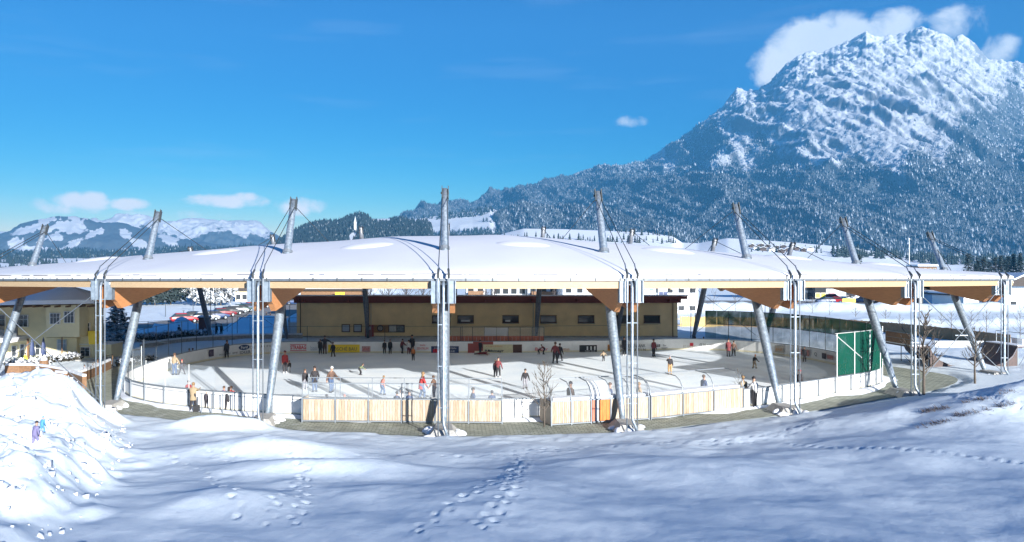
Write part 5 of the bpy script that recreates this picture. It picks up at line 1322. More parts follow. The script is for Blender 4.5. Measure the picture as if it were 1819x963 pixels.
# ================================================================ CARS
def paint(n, c): return mat(n, c, .35, 0, spec=.35)
PAINT = dict(red=paint('car_red', (.35, .02, .03)), darkred=paint('car_dark_red', (.16, .015, .025)), black=paint('car_black', (.02, .022, .03)), blue=paint('car_blue', (.03, .06, .15)), silver=paint('car_silver', (.42, .45, .48)), green=paint('car_green', (.02, .06, .05)), white=paint('car_white', (.6, .6, .62)))
LAMP = mat('lamp_glass', (.25, .25, .25), .2); TAIL = mat('tail_glass', (.4, .01, .01), .2); TYRE = mat('tyre', (.02, .02, .02), .8)
def make_car():
    t = thing('parked_car', 'car', 'car')
    secs = [(-2.1, .50, .72, .78), (-1.95, .32, .88, .84), (-1.3, .28, .96, .86), (0, .26, .98, .87), (1.2, .28, .90, .86), (1.9, .34, .76, .82), (2.1, .5, .62, .72)]
    vs = []; fs = []
    for y, z0, z1, w in secs:
        for x, z in ((-w*.94, z0), (-w, (z0+z1)/2), (-w*.93, z1), (w*.93, z1), (w, (z0+z1)/2), (w*.94, z0)): vs.append((x, y, z))
    for i in range(len(secs)-1):
        for k in range(6): a = i*6+k; b = i*6+(k+1) % 6; fs.append((a, b, b+6, a+6))
    fs += [tuple(range(6))[::-1], tuple(range((len(secs)-1)*6, len(secs)*6))]
    MB().add(vs, fs).build('body', PAINT['red'], t)
    def cab(r0, r1, z0, z1, w0, w1): 
        (a, b), (c, d) = r0, r1
        return [(-w0, a, z0), (w0, a, z0), (w0, b, z0), (-w0, b, z0), (-w1, c, z1), (w1, c, z1), (w1, d, z1), (-w1, d, z1)]
    F6 = [(3, 2, 1, 0), (4, 5, 6, 7), (0, 1, 5, 4), (1, 2, 6, 5), (2, 3, 7, 6), (3, 0, 4, 7)]
    MB().add(cab((-1.85, 1.05), (-1.35, .25), .93, 1.36, .82, .66), F6).build('window_glass', CARGL, t)
    MB().add(cab((-1.40, .30), (-1.25, .15), 1.355, 1.44, .67, .60), F6).build('car_roof', PAINT['red'], t)
    for x in (-.80, .80):
        for y in (-1.3, 1.32):
            w = MB().tube([(x-.1, y, .31), (x+.1, y, .31)], .31, 12).build('wheel', TYRE, t); MB().tube([(x-.11, y, .31), (x+.11, y, .31)], .17, 10).build('rim', STEEL, w)
        MB().box((x*.78, 2.06, .62), (.32, .08, .13)).build('headlight', LAMP, t); MB().box((x*.85, -2.06, .74), (.24, .08, .16)).build('tail_light', TAIL, t)
    MB().box((0, 2.10, .42), (1.3, .04, .1)).build('bumper', BLACK, t); MB().box((0, -2.09, .5), (.5, .03, .12)).build('number_plate', WHITE, t)
    return t
CAR0 = make_car(); cbody = {}
def place_car(px, py, col, rz, label, group, dpt=None, zz=.31, first=[True]):
    Y = dpt or F*(CH-zz)/(py-HY); loc = ((px-CX)/F*Y, Y, zz)
    if first[0]: c = CAR0; c.location = loc; c.rotation_euler = (0, 0, rz); c['label'] = label; first[0] = False
    else: c = dup(CAR0, loc, rz, label)
    c['group'] = group
    for ch in KIDS(c):
        if ch.name.startswith(('body', 'car_roof')):
            k = (ch.name.split('.')[0], col)
            if k not in cbody: mm = ch.data.copy(); mm.materials[0] = PAINT[col]; cbody[k] = mm
            ch.data = cbody[k]
    return c
CG = 'cars parked in the left car park'
carlist = [(328, 573, 'red', 'dark red hatchback at the near left end of the parked row'), (350, 569, 'black', 'black estate second in the parked row behind the red one'), (366, 570, 'silver', 'silver car with snowy bonnet behind the steel mast'), (384, 567, 'blue', 'dark blue saloon right of the leaning steel mast'),
           (398, 562, 'darkred', 'dark red estate in the middle of the parked row'), (411, 559, 'black', 'black car between a red estate and a silver one'), (421, 556, 'silver', 'silver van-like car with headlights towards the road'), (432, 554, 'green', 'dark green car after the silver one'), (441, 552, 'blue', 'navy car before the two bright red ones'),
           (450, 549.5, 'red', 'bright red car, nearer of two side by side'), (462, 547, 'red', 'bright red car, farther of two side by side'), (474, 545, 'blue', 'blue car half hidden by the pipes'), (486, 543, 'darkred', 'wine red car beside the blue one at the far end'), (522, 541, 'blue', 'dark blue car by the hall corner'), (530, 537, 'red', 'small red car beyond the hall corner')]
for px, py, c, lab in carlist: place_car(px, py, c, math.radians(-62), lab, CG)
CG2 = 'cars parked in the right car park'
for px, py, c, lab, rz in ((1416, 528, 'black', 'black car by the white building wall with three windows', 1.3), (1466, 539, 'blue', 'blue car left of the two red ones', 1.5), (1473, 531, 'red', 'red car behind the blue one', 1.4), (1482, 538, 'red', 'red car next to the yellow banner', 1.1), (1492, 530, 'black', 'dark car behind the yellow banner', 1.4),
                       (1503, 529, 'black', 'black estate above the yellow banner', 1.3), (1531, 538, 'blue', 'blue car right of the yellow banner', .6), (1541, 537, 'silver', 'silver blue car second right of the banner', .6), (1550, 537, 'blue', 'rightmost dark blue car under the beam', .6), (1459, 529, 'darkred', 'dark red car near the entrance porch', 1.2)):
    place_car(px, py, c, rz, lab, CG2, zz=.36)
# ================================================================ helpers for the surroundings
def hit(px, py, y0=16, y1=140):
    """where the line of sight through this pixel meets the ground"""
    Y = np.arange(y0, y1, .12); X = (px-CX)/F*Y; Z = CH-(py-HY)/F*Y
    k = np.nonzero(Z <= height(X, Y, False))[0]
    k = k[0] if len(k) else len(Y)-1
    return Vector((X[k], Y[k], Z[k]))
def bare_tree(label, loc, h, spread, seed, m=BARKL, levels=4, r0=.06, group=None, cat='tree', name='bare_tree', fork=.25, nb=5):
    rd = random.Random(seed); t = thing(name, label, cat, loc, 0, group)
    tr = MB(); pts = [Vector((0, 0, -.1))]; 
    for k in range(1, 7): pts.append(Vector((rd.uniform(-.03, .03)*k*.4*h/5, rd.uniform(-.03, .03)*k*.4*h/5, h*.9*k/6)))
    tr.tube(pts, [r0*(1-.85*k/6) for k in range(7)], 6); tr.build('trunk', m, t, smooth=True)
    br = MB()
    def grow(p, d, L, r, lv):
        q = p+d*L*.5+Vector((rd.uniform(-.06, .06), rd.uniform(-.06, .06), .02))*L; e = q+(d+Vector((0, 0, .22))).normalized()*L*.5
        br.tube([p, q, e], [r, r*.7, r*.35], 4, False)
        if lv > 0:
            for k in range(rd.choice((2, 3, 3))):
                a = Vector((rd.uniform(-1, 1), rd.uniform(-1, 1), rd.uniform(-.1, .8))).normalized()
                s = rd.uniform(.25, .95); grow(p.lerp(e, s), (d*1.2+a*.75).normalized(), L*rd.uniform(.4, .65), r*.6, lv-1)
    n = int(nb*3)
    for k in range(n):
        z = fork+(.92-fork)*k/n; a = k*2.4+rd.random(); i = z*6/ .9; i = min(5.99, i); p = pts[int(i)].lerp(pts[int(i)+1], i-int(i))
        up = .55+.9*z
        d = Vector((math.cos(a), math.sin(a), up)).normalized(); grow(p, d, spread*(1.15-z)*rd.uniform(.7, 1.15), r0*.38, levels-2)
    br.build('branches', m, t)
    return t
def house(label, px0, px1, pyt, Y, dep, wall, nx=3, nz=2, zb=0, rh=1.6, flat=False, winm=GLASS, cat='house', name='house', over=.6, roofm=ROOFT, snow=.35, fh=2.8, wy=None, balcony=None, group=None, rot=0, ww=1.1, wh=1.2):
    x0, x1 = (px0-CX)/F*Y, (px1-CX)/F*Y; zt = CH-(pyt-HY)/F*Y; w = x1-x0; H = zt-zb
    t = thing(name, label, cat, ((x0+x1)/2, Y, zb), rot, group)
    MB().box((0, dep/2, H/2-.3), (w, dep, H+.6)).build('wall', wall, t)
    for k in range(nz):
        z = (k+.5)*H/nz if wy is None else wy[k]
        for i in range(nx):
            x = -w/2+w*(i+.5)/nx
            f = MB().box((x, -.03, z), (ww+.16, .08, wh+.16)).build('window', WHITE if wall is not WHITE else GREYB, t); MB().box((x, -.085, z), (ww, .03, wh)).build('pane', winm, f)
    if balcony:
        for z in balcony:
            b = MB().box((0, -.6, z), (w*.8, 1.2, .12)).box((0, -1.15, z+.5), (w*.8, .06, .9)).build('balcony', BROWNW, t)
    if flat:
        r = MB().box((0, dep/2, H+.15), (w+over*2, dep+over*2, .3)).build('roof', roofm, t); MB().box((0, dep/2, H+.3+snow/2), (w+over*2-.1, dep+over*2-.1, snow)).build('roof_snow', SNOW, r)
    else:
        o = over; r = MB().prism([(-w/2-o, -o, H), (w/2+o, -o, H), (0, -o, H+rh)], (0, dep+2*o, 0)).build('roof', roofm, t)
        s = MB(); 
        for sg in (-1, 1): s.prism([(sg*(w/2+o+.05), -o-.05, H+.06), (0, -o-.05, H+rh+.06), (0, -o-.05, H+rh+.06+snow), (sg*(w/2+o), -o-.05, H+.06+snow)], (0, dep+2*o+.1, 0))
        s.build('roof_snow', SNOW, r)
    return t
# ---------------------------------------------------------------- guest house on the left
gh = thing('guest_house', 'cream two-storey guest house with snowy hip roof and balcony on the left', 'guest house', (-38, 72, 0))
def gq(px, py, Y): return (px-CX)/F*Y+38, Y-72, CH-(py-HY)/F*Y
def gbox(name, px0, px1, py0, py1, Y, dep, m, par=None, pr=0):
    x0, _, z1 = gq(px0, py0, Y); x1, _, z0 = gq(px1, py1, Y)
    return MB().box(((x0+x1)/2, Y-72+dep/2-pr, (z0+z1)/2), (x1-x0, dep, z1-z0)).build(name, m, par or gh)
gbox('wall', 82, 141, 541, 599, 70, 4.5, CREAM)                       # projecting upper storey
gbox('wall', -60, 84, 541, 650, 72.5, 2.6, CREAM)                     # recessed left part
gbox('wall', 80, 136, 600, 648, 71.2, 3, CREAM); gbox('wall', 136, 167, 539, 648, 71.8, 2.0, CREAM)
def gwin(px0, px1, py0, py1, Y, cols=2, m=GLASS):
    f = gbox('window', px0-1, px1+1, py0-1, py1+1, Y, .1, WHITE if m is not GLASSL else GREYB, None, .10)
    x0, _, z1 = gq(px0, py0, Y); x1, _, z0 = gq(px1, py1, Y); w = (x1-x0)/cols
    for c in range(cols):
        for (za, zb_) in ((z0, z0+(z1-z0)*.62), (z0+(z1-z0)*.66, z1)):
            MB().box((x0+w*(c+.5), Y-72-.12, (za+zb_)/2), (w-.07, .04, zb_-za)).build('pane', m, f)
gwin(90, 107, 557, 575, 70, 3); gwin(115, 132, 554, 573, 70, 3); gwin(147, 160, 574, 593, 71.8, 2); gwin(103, 118, 604, 622, 71.2, 2, GLASSL); gwin(144, 160, 617, 632, 71.8, 2)
gwin(27, 50, 560, 580, 72.5, 3); gwin(22, 30, 615, 632, 72.5, 1); gwin(37, 44, 612, 636, 72.5, 1); gwin(64, 72, 612, 630, 72.5, 1); gwin(-30, 10, 560, 580, 72.5, 3)
for a in (27, 34, 41, 48): pass
MB().box((-3.3-2.6, -2.3, 2.15), (10.5, 3.2, .18)).build('balcony_slab', WHITE, gh)
MB().box((-3.3-2.6, -2.3, 2.34), (10.4, 3.1, .20)).build('balcony_snow', SNOW, gh)
for k in range(7): MB().box((-10.6+k*1.6, -3.8, 2.8), (1.5, .02, .8)).build('balcony_pane', ACRYL, gh); MB().box((-11.4+k*1.6, -3.8, 2.75), (.05, .05, 1.0)).build('balcony_post', RAILG, gh)
for k in range(7): MB().box((-9.9+k*1.25, -.7, 2.85), (1.05, .10, .9)).build('timber_front', PLANK, gh)
rz_ = 5.25
rfm = MB().add([(-14, -4.3, rz_), (-5.1, -4.3, rz_), (6.0, -2.6, rz_+.12), (5.4, 2.8, rz_+.1), (-14, 4, rz_), (-10, .6, rz_+1.15), (2.4, .8, rz_+1.25)], [(0, 1, 5), (1, 2, 6, 5), (2, 3, 6), (3, 4, 5, 6), (4, 0, 5), (4, 3, 2, 1, 0)]).build('roof', BROWNW, gh)
sn = MB(); q0 = [(-14.1, -4.4, rz_+.08), (-5.1, -4.4, rz_+.08), (6.1, -2.7, rz_+.2), (5.5, 2.9, rz_+.18), (-14.1, 4.1, rz_+.08), (-10, .6, rz_+1.23), (2.4, .8, rz_+1.33)]
q1 = [(a*.995, b*.98, c+.36) for a, b, c in q0]; nq = 5
sn.add(q0+q1, [(7+i for i in f) and [7+i for i in f] for f in ((0, 1, 5), (1, 2, 6, 5), (2, 3, 6), (3, 4, 5, 6), (4, 0, 5))]+[[i, (i+1) % 5, (i+1) % 5+7, i+7] for i in range(5)])
sn.build('roof_snow', SNOW, rfm)
for k in range(13): MB().box((-5.6+k*.92, -3.1+k*.11, rz_-.06), (.12, 1.6, .16)).build('rafter', BROWNW, gh)
MB().prism([(-3.9, -4.6, rz_-.35), (-2.2, -3.6, rz_-.05), (-2.2, -3.6, rz_+.15), (-3.9, -4.6, rz_+.0)], (.3, 1.6, 0)).build('eave_board', FASCIA, gh)
MB().tube([(2.9, -2.1, 2.4), (2.9, -2.1, 0)], .06, 6).build('drainpipe', BROWNW, gh); MB().box((-11, -3.6, 1.05), (.2, .2, 2.1)).build('veranda_post', BROWNW, gh); MB().box((-.55, -1.4, 1.1), (.14, .14, 2.2)).build('veranda_post', BROWNW, gh)
for px, lab in ((57, 'folded navy parasol on the guest house terrace, left of two'), (77, 'folded navy parasol on the guest house terrace, right of two')):
    Y = 69.0; x = (px-CX)/F*Y; t = thing('parasol', lab, 'parasol', (x, Y, .1), 0, 'folded parasols on the terrace')
    MB().tube([(0, 0, 0), (0, 0, 2.4)], .03, 6).build('pole', RAILG, t)
    n = 10; vs = []; fs = []
    for j, (z, r) in enumerate(((.75, .22), (1.1, .24), (1.8, .15), (2.3, .05))):
        for i in range(n): a = 2*PI*i/n; rr = r*(1 if i % 2 else .72); vs.append((rr*math.cos(a), rr*math.sin(a), z))
    for j in range(3):
        for i in range(n): fs.append((j*n+i, j*n+(i+1) % n, (j+1)*n+(i+1) % n, (j+1)*n+i))
    MB().add(vs, fs).build('canopy', NAVY, t)
t = thing('waste_bin', 'yellow bin standing at the corner of the guest house', 'bin', ((171-CX)/F*72, 71.5, 1.6)); MB().prism([(-.32, -.3, 0), (.32, -.3, 0), (.38, -.36, 1.15), (-.38, -.36, 1.15)], (0, .66, 0)).build('bin_body', YELL, t); MB().box((0, 0, 1.19), (.8, .74, .08)).build('lid', YELL, t)
t = thing('low_wall', 'short raised cream wall beside the guest house carrying a yellow bin', 'wall', ((178-CX)/F*73, 73, 0)); MB().box((0, 0, .75), (3.2, 2.5, 1.6)).build('wall_body', CREAM, t); MB().box((0, 0, 1.57), (3.3, 2.6, .06)).build('coping', SNOW, t)
# garden walls, hedges and steps on the left
def wallrun(label, P, h, th, m, z=0, name='garden_wall', cat='wall', snow=True):
    P = [Vector((*p, 0)) if len(p) == 2 else Vector(p) for p in P]; t = thing(name, label, cat, P[0]); l = P[0]
    Q = resample(catmull(P, 6, False), 1.1, False)
    for a, b in zip(Q, Q[1:]):
        d = b-a; c = (a+b)/2-l; rz = math.atan2(d.y, d.x)
        MB().box((c.x, c.y, h/2+z), (d.length+.01, th, h), rz).build('wall_block', m, t)
        if snow: MB().box((c.x, c.y, h+z+.08), (d.length*.97, th*.9, .16), rz).build('snow_cap', SNOW, t)
    return t
g = lambda px, py: tuple(at(px, py)[:2])
wallrun('dark timber retaining wall running below the guest house terrace', [g(10, 668), g(60, 668), g(110, 676), g(150, 690)], .85, .3, BROWNW)
wallrun('dark garden wall climbing right towards the rink corner', [g(100, 678), g(135, 680), g(172, 666), g(195, 655)], .7, .25, BROWNW)
wallrun('grey kerb wall curving behind the left end of the rink', [(-32, 80), (-29.5, 86.5), (-24, 90.5), (-17.5, 91.5)], .75, .3, CONC)
wallrun('low stone edge in front of the dark fence', [(-48, 80), (-40, 84), (-34, 90), (-30, 95)], .6, .3, CONC)
def hedge(label, P, w, h, seed, n=900, m=None):
    rg = np.random.default_rng(seed); t = thing('hedge', label, 'hedge', (*P[0], 0)); L = [Vector((*p, 0)) for p in P]; Q = resample(L, .3, False) if len(L) > 1 else L
    for nm, mm, zz, k, sz in (('foliage', m or mat('hedge_leaves', (.06, .055, .035), .9, n=.4), (0, h), n, .10), ('snow_clumps', SNOW, (h*.75, h*1.1), n//3, .13)):
        c = np.array([Q[i][:] for i in rg.integers(0, len(Q), k)])-np.array(L[0][:]); c[:, :2] += rg.normal(0, w/2.6, (k, 2)); c[:, 2] = rg.uniform(*zz, k)
        v = c[:, None]+rg.normal(0, sz, (k, 4, 3)); npmesh(nm, v.reshape(-1, 3), np.arange(k*4).reshape(-1, 4), mm, t, kind='stuff')
    return t
hedge('snow-covered dark hedge rising towards the left fence', [(-35.5, 88), (-33, 91), (-30, 94)], 1.3, 1.0, 1, 1500)
hedge('low snow-laden hedge along the terrace of the guest house', [g(75, 650), g(112, 648), g(128, 645)], .9, .75, 2, 1200)
hedge('straggly dark shrubs before the terrace parasols', [g(22, 655), g(50, 655), g(75, 655)], .9, .6, 3, 1000)
hedge('small dark bushes near the lower left garden edge', [g(20, 690), g(45, 692)], .8, .3, 4, 300)
hedge('low bush behind the left corner of the boards', [(-29, 68), (-27.5, 70.5)], .8, .6, 5, 500)
t = thing('planter', 'reddish brown barrel planter at the terrace edge', 'planter', (*g(78, 660), 0)); MB().tube([(0, 0, 0), (0, 0, .5), (0, 0, .95)], [.3, .38, .33], 12).build('barrel', BROWNW, t); MB().ell((0, 0, .93), (.3, .3, .14), 10, 4, True).build('snow_cap', SNOW, t)
st = thing('garden_steps', 'rows of dark stone steps poking through the snowy left bank', 'steps', (-34, 76, 0))
for i, (px, py, w) in enumerate(((205, 612, 2.4), (188, 622, 2.6), (215, 600, 2.2), (175, 631, 2.4), (245, 608, 2.0), (270, 600, 1.6), (200, 636, 2.2), (160, 640, 2.4), (250, 590, 1.8), (232, 622, 2.0))):
    p = at(px, py, .3); MB().box((p.x+34, p.y-76, .22), (w, .5, .34), .35).build('step', CONC, st)
# dark railing fence left of the rink
def railfence(label, P, h, step, m=POLED, rails=(1.0,), name='railing', group=None):
    Q = resample([Vector((*p, 0)) for p in P], step, False); t = thing(name, label, 'fence', Q[0]); l = Q[0]
    for i, a in enumerate(Q):
        MB().tube([(a.x-l.x, a.y-l.y, 0), (a.x-l.x, a.y-l.y, h)], .035, 6).build('post', m, t)
        if i+1 < len(Q):
            b = Q[i+1]
            for r in rails: MB().tube([(a.x-l.x, a.y-l.y, h*r), (b.x-l.x, b.y-l.y, h*r)], .022, 5).build('rail', m, t)
    return t
railfence('dark metal railing running behind the left end of the rink', [(-44, 90), (-40.5, 96), (-35, 99.5), (-29, 100.5)], 1.9, 2.3, rails=(1.0, .12))
railfence('thin dark wire fence between the cabin and the hall', [(-27, 98), (-18.5, 96.5)], 2.4, 1.8, rails=(1.0,))
railfence('low dark handrail by the lower left garden', [g(165, 668), g(180, 655), g(200, 650)], 1.0, 1.2, BROWNW)
t = thing('cabin', 'small dark red cabin behind the left fence', 'cabin', ((360-CX)/F*97, 97, 0)); MB().box((0, .7, 1.15), (1.1, 1.2, 2.3)).build('wall', DKRED, t); r = MB().box((0, .7, 2.36), (1.4, 1.5, .12)).build('roof', ROOFT, t); MB().box((0, .7, 2.5), (1.35, 1.45, .18)).build('roof_snow', SNOW, r)
t = thing('blue_gate', 'pale blue panel gate at the left corner of the hall', 'gate', ((521-CX)/F*93, 93, 0)); MB().box((0, 0, 1.1), (1.1, .05, 2.0)).build('gate_panel', BLUEB, t)
for s in (-1, 1): MB().box((s*.6, 0, 1.2), (.06, .07, 2.4)).build('post', RAILG, t)
# ---------------------------------------------------------------- plank fence on the right
def plankfence(label, P, h, step, m, z=0):
    Q = resample(catmull(P, 8, False) if len(P) > 2 else [Vector((*p, 0)) for p in P], step, False); t = thing('plank_fence', label, 'fence', Q[0]); l = Q[0]; me = {}; rd = random.Random(5)
    for i, (a, b) in enumerate(zip(Q, Q[1:])):
        d = b-a; c = (a+b)/2-l; rz = math.atan2(d.y, d.x)
        k = rd.randrange(4)
        if k not in me: me[k] = MB().box((0, 0, h/2), (step*.93, .04, h*(1-.02*k))).build('plank', m, t).data; o = KIDS(t)[-1]
        else: o = link('plank', me[k], t)
        o.location = (c.x, c.y, z); o.rotation_euler = (0, 0, rz)
        if i % 9 == 0: MB().box((a.x-l.x, a.y-l.y+.06, h/2), (.12, .12, h+.05), rz).build('post', m, t)
    for a, b in zip(Q[::9], Q[9::9]):
        d = b-a; c = (a+b)/2-l; rz = math.atan2(d.y, d.x)
        for zz in (.3, .8): MB().box((c.x, c.y-.05, h*zz), (d.length, .05, .09), rz).build('rail', m, t)
plankfence('fresh yellow plank fence section next to the hall', [(31.5, 109.5), (38.5, 109)], 1.75, .24, FENCEY)
plankfence('long weathered brown plank fence sweeping round the right yard', [(38.6, 109), (48, 107.5), (54.5, 102), (57, 94), (58, 86), (58.3, 80.5)], 1.7, .27, FENCEW)
t = thing('plank_pile', 'pale boards leaning against the fence behind the net', 'timber', ((1425-CX)/F*104, 104, 0))
for k in range(5): MB().box((k*.7-1.4, 0, .8), (.28, .06, 1.7), 0).build('board', PLANK2, t)
t = thing('blue_container', 'pale blue box at the right end of the plank fence', 'container', (60.3, 80.8, 0)); MB().box((0, 0, .55), (2.2, 1.5, 1.1)).build('box', BLUEB, t); MB().box((0, 0, 1.17), (2.25, 1.55, .14)).build('snow_cap', SNOW, t)
# ---------------------------------------------------------------- half-pipe ramp
rp = thing('skate_ramp', 'dark brown half-pipe skate ramp on scaffold legs in the right yard', 'skate ramp', (44.5, 68, 0))
RAMPM = mat('ramp_brown', (.075, .045, .04), .6, n=.3)
def ramp_part(name, vs, fs, m): return MB().add(vs, fs).build(name, m, rp)
prof = [(-3.6, 1.95), (-3.3, 1.3), (-2.7, .75), (-1.8, .35), (-.8, .18), (1.0, .16), (2.0, .3), (2.9, .65), (3.5, 1.2), (3.85, 1.85)]
for y0, y1 in ((-2.0, -.05), (.05, 2.0)):
    vs = []; 
    for x, z in prof: vs += [(x, y0, z), (x, y1, z), (x, y1, z-.08), (x, y0, z-.08)]
    ramp_part('ramp_surface', vs, [(i*4+k, i*4+(k+1) % 4, (i+1)*4+(k+1) % 4, (i+1)*4+k) for i in range(len(prof)-1) for k in range(4)], RAMPM)
n = len(prof); ramp_part('side_panel', [(x, -2.03, z-.1) for x, z in prof]+[(x, -2.03, 0.02) for x, z in prof], [(i, i+1, n+i+1, n+i) for i in range(n-1)], RAMPM)
for x0, x1 in ((-5.2, -3.6), (3.85, 5.0)): MB().box(((x0+x1)/2, 0, 1.9), (x1-x0, 4.1, .12)).build('platform', RAMPM, rp); MB().box(((x0+x1)/2, 0, 2.0), (x1-x0-.1, 3.9, .08)).build('snow_cap', SNOW, rp)
for x in (-5.1, -3.7, 3.9, 4.9):
    for y in (-2, 2): MB().tube([(x, y, 0), (x, y, 3.0 if abs(x) > 4 else 2.0)], .04, 6).build('scaffold_leg', RAILG, rp)
for a, b in (((-5.1, -2, .1), (-3.7, -2, 1.8)), ((-3.7, -2, .1), (-5.1, -2, 1.8)), ((3.9, -2, .1), (4.9, -2, 1.8)), ((-3.7, -2, 1.2), (-1.9, -2, .05)), ((-5.1, -2, 3.0), (-5.1, 2, 3.0)), ((-5.1, -2, 2.5), (-5.1, 2, 2.5)), ((4.9, -2, 3), (4.9, 2, 3)), ((4.9, -2, 2.5), (4.9, 2, 2.5))): MB().tube([a, b], .03, 5).build('scaffold_brace', RAILG, rp)
MB().box((4.4, -2.0, 2.45), (1.1, .03, .95)).build('mesh_panel', ACRYL, rp); MB().box((1.6, 2.05, 1.75), (4.4, .04, .6)).build('guard_panel', GREYB, rp); MB().box((-5.1, 0, 2.5), (.04, 3.9, .9)).build('guard_panel', BROWNW, rp)
t = thing('dark_tarpaulin', 'dark snow-dusted tarpaulin heap at the right edge of the yard', 'tarpaulin', (57.5, 73.0, 0)); mb = MB()
for k in range(4): mb.ell((k*.8, (k % 2)*.5, 0), (.8, .7, .55-.08*k), 10, 5, True)
mb.build('sheet', BLACK, t, smooth=True); MB().ell((.9, .3, .42), (.9, .5, .16), 10, 4, True).build('snow_cap', SNOW, t)
# ---------------------------------------------------------------- trees
bare_tree('young leafless tree standing alone in front of the gap between the player boxes', (*g(967, 758), 0), 3.7, 1.5, 3, BARKL, 4, .055, nb=6, fork=.22)
bare_tree('tall leafless tree close beside the second mast from the right', (*g(1641, 706), 0), 6.1, 2.0, 5, BARKL, 4, .11, nb=8, fork=.24)
bare_tree('leafless tree in front of the dark skate ramp', (*g(1732, 686), 0), 4.4, 1.7, 8, BARKL, 4, .09, nb=6, fork=.3)
bare_tree('low twiggy shrub beside the person in the yellow-beige coat', (*g(1312, 724), 0), 2.5, .8, 12, BARKL, 4, .03, nb=6, fork=.05, cat='shrub', name='bare_shrub')
TG = 'leafless trees in the snowy field behind'
for i, (px, py, top, sp) in enumerate(((1222, 560, 520, 2.2), (1268, 562, 513, 3.0), (1306, 558, 512, 2.6), (1343, 545, 515, 2.0), (1443, 560, 525, 2.4), (1474, 563, 527, 2.0), (1520, 566, 545, 1.4), (1545, 568, 545, 1.4), (1573, 572, 548, 1.8), (1672, 585, 553, 1.4), (1690, 592, 548, 1.7), (1725, 594, 545, 1.9), (1752, 600, 540, 2.0), (1782, 604, 545, 2.2), (1812, 610, 540, 2.4), (1598, 590, 555, 1.2))):
    p = at(px, py); h = (py-top)/F*p.y
    lab = ('slim leafless tree directly right of the hall', 'broad leafless tree left of the crossing braces', 'leafless tree at the crossing braces', 'small leafless tree under the deep girder', 'leafless sapling left of the yellow banner', 'leafless sapling below the red cars', 'faint sapling above the plank fence, left of the banner post', 'faint sapling above the plank fence under the beam', 'sapling over the left start of the brown fence', 'low sapling right of the steel mast', 'thin sapling left of the cable crossing', 'sapling just behind the cable crossing', 'leafless tree behind the ramp, left of the last mast', 'leafless tree behind the last mast', 'leafless tree at the right edge of the field', 'short sapling beside the fence bend')[i]
    bare_tree(lab, (p.x, p.y, 0), h, sp*.8, 40+i, BARKL, 3, .05, TG, nb=4, fork=.2)
for i, (px, Y, h, sp, lab) in enumerate(((655, 132, 5.6, 2.6, 'bare tree whose crown shows above the hall roof, left of the others'), (690, 134, 6, 3.2, 'wide bare tree seen between eave and hall roof'), (722, 133, 6, 3.2, 'spreading bare tree over the hall roof near the middle'), (752, 135, 6, 2.6, 'bare tree nearest the central mast over the hall roof'), (862, 138, 6.4, 1.6, 'bare tree before the white houses, left'), (878, 139, 6.2, 1.5, 'bare tree before the white houses, right'), (985, 138, 6.0, 1.6, 'bare tree between a brown balcony and a white house'))):
    bare_tree(lab, ((px-CX)/F*Y, Y, 0), h, sp, 80+i, DKTREE, 4, .13, 'bare trees behind the hall', nb=6, fork=.4)
FROSTB = treemat('frosted_bush', (.07, .07, .06), (.7, .74, .78), .5, 1.5)
def crown_tree(label, loc, h, w, seed, m, n=1400, name='leafy_tree', cat='tree', group=None, z0=.15, conic=False, sz=.35):
    rg = np.random.default_rng(seed); t = thing(name, label, cat, loc, 0, group); MB().tube([(0, 0, -.2), (0, 0, h*.5), (0, 0, h*.92)], [h*.022, h*.015, .02], 6).build('trunk', BARK, t)
    u = rg.random(n); a = rg.random(n)*6.283; zz = z0+(1-z0)*u
    if conic: r = w/2*(1-u)**.85*(.35+.65*rg.random(n)**.5)*(.75+.5*((u*9) % 1 < .55))
    else: r = w/2*np.sqrt(np.clip(np.sin(PI*np.clip(u*.92+.06, 0, 1)), 0, 1))*(rg.random(n)**.4)*(.8+.4*np.sin(a*3+seed))
    c = np.stack([r*np.cos(a), r*np.sin(a), zz*h-(r*.25 if conic else 0)], 1); v = c[:, None]+rg.normal(0, sz, (n, 3, 3))*np.array([1, 1, .55 if conic else .9])
    npmesh('crown', v.reshape(-1, 3), np.arange(n*3).reshape(-1, 3), m, t); return t
for i, (px, Y, h, w, con, lab) in enumerate(((209, 86, 5.0, 3.4, True, 'small snow-laden fir right of the guest house'), (245, 170, 6.5, 8, False, 'dark frosted bush left of the row behind the car park'), (275, 172, 7.5, 9, False, 'dark snow-dusted tree in the row behind the car park'), (303, 175, 8, 9, False, 'tall dark tree closing the row behind the car park'),
                                        (373, 168, 7, 8, False, 'frosted round tree left of the chalet'), (392, 170, 7.5, 9, False, 'frosted wide tree between mast and chalet'), (345, 190, 7, 5, False, 'pale frosted tree near the white house'))):
    crown_tree(lab, ((px-CX)/F*Y, Y, 0), h, w, 200+i, FIRD if 0 < i < 4 else FROSTB, 1500, 'snowy_fir' if con else 'frosted_tree', 'tree', 'trees behind the left car park' if i else None, conic=con, sz=.22 if i == 0 else .38)
CONG = 'conifers beyond the right end of the roof'
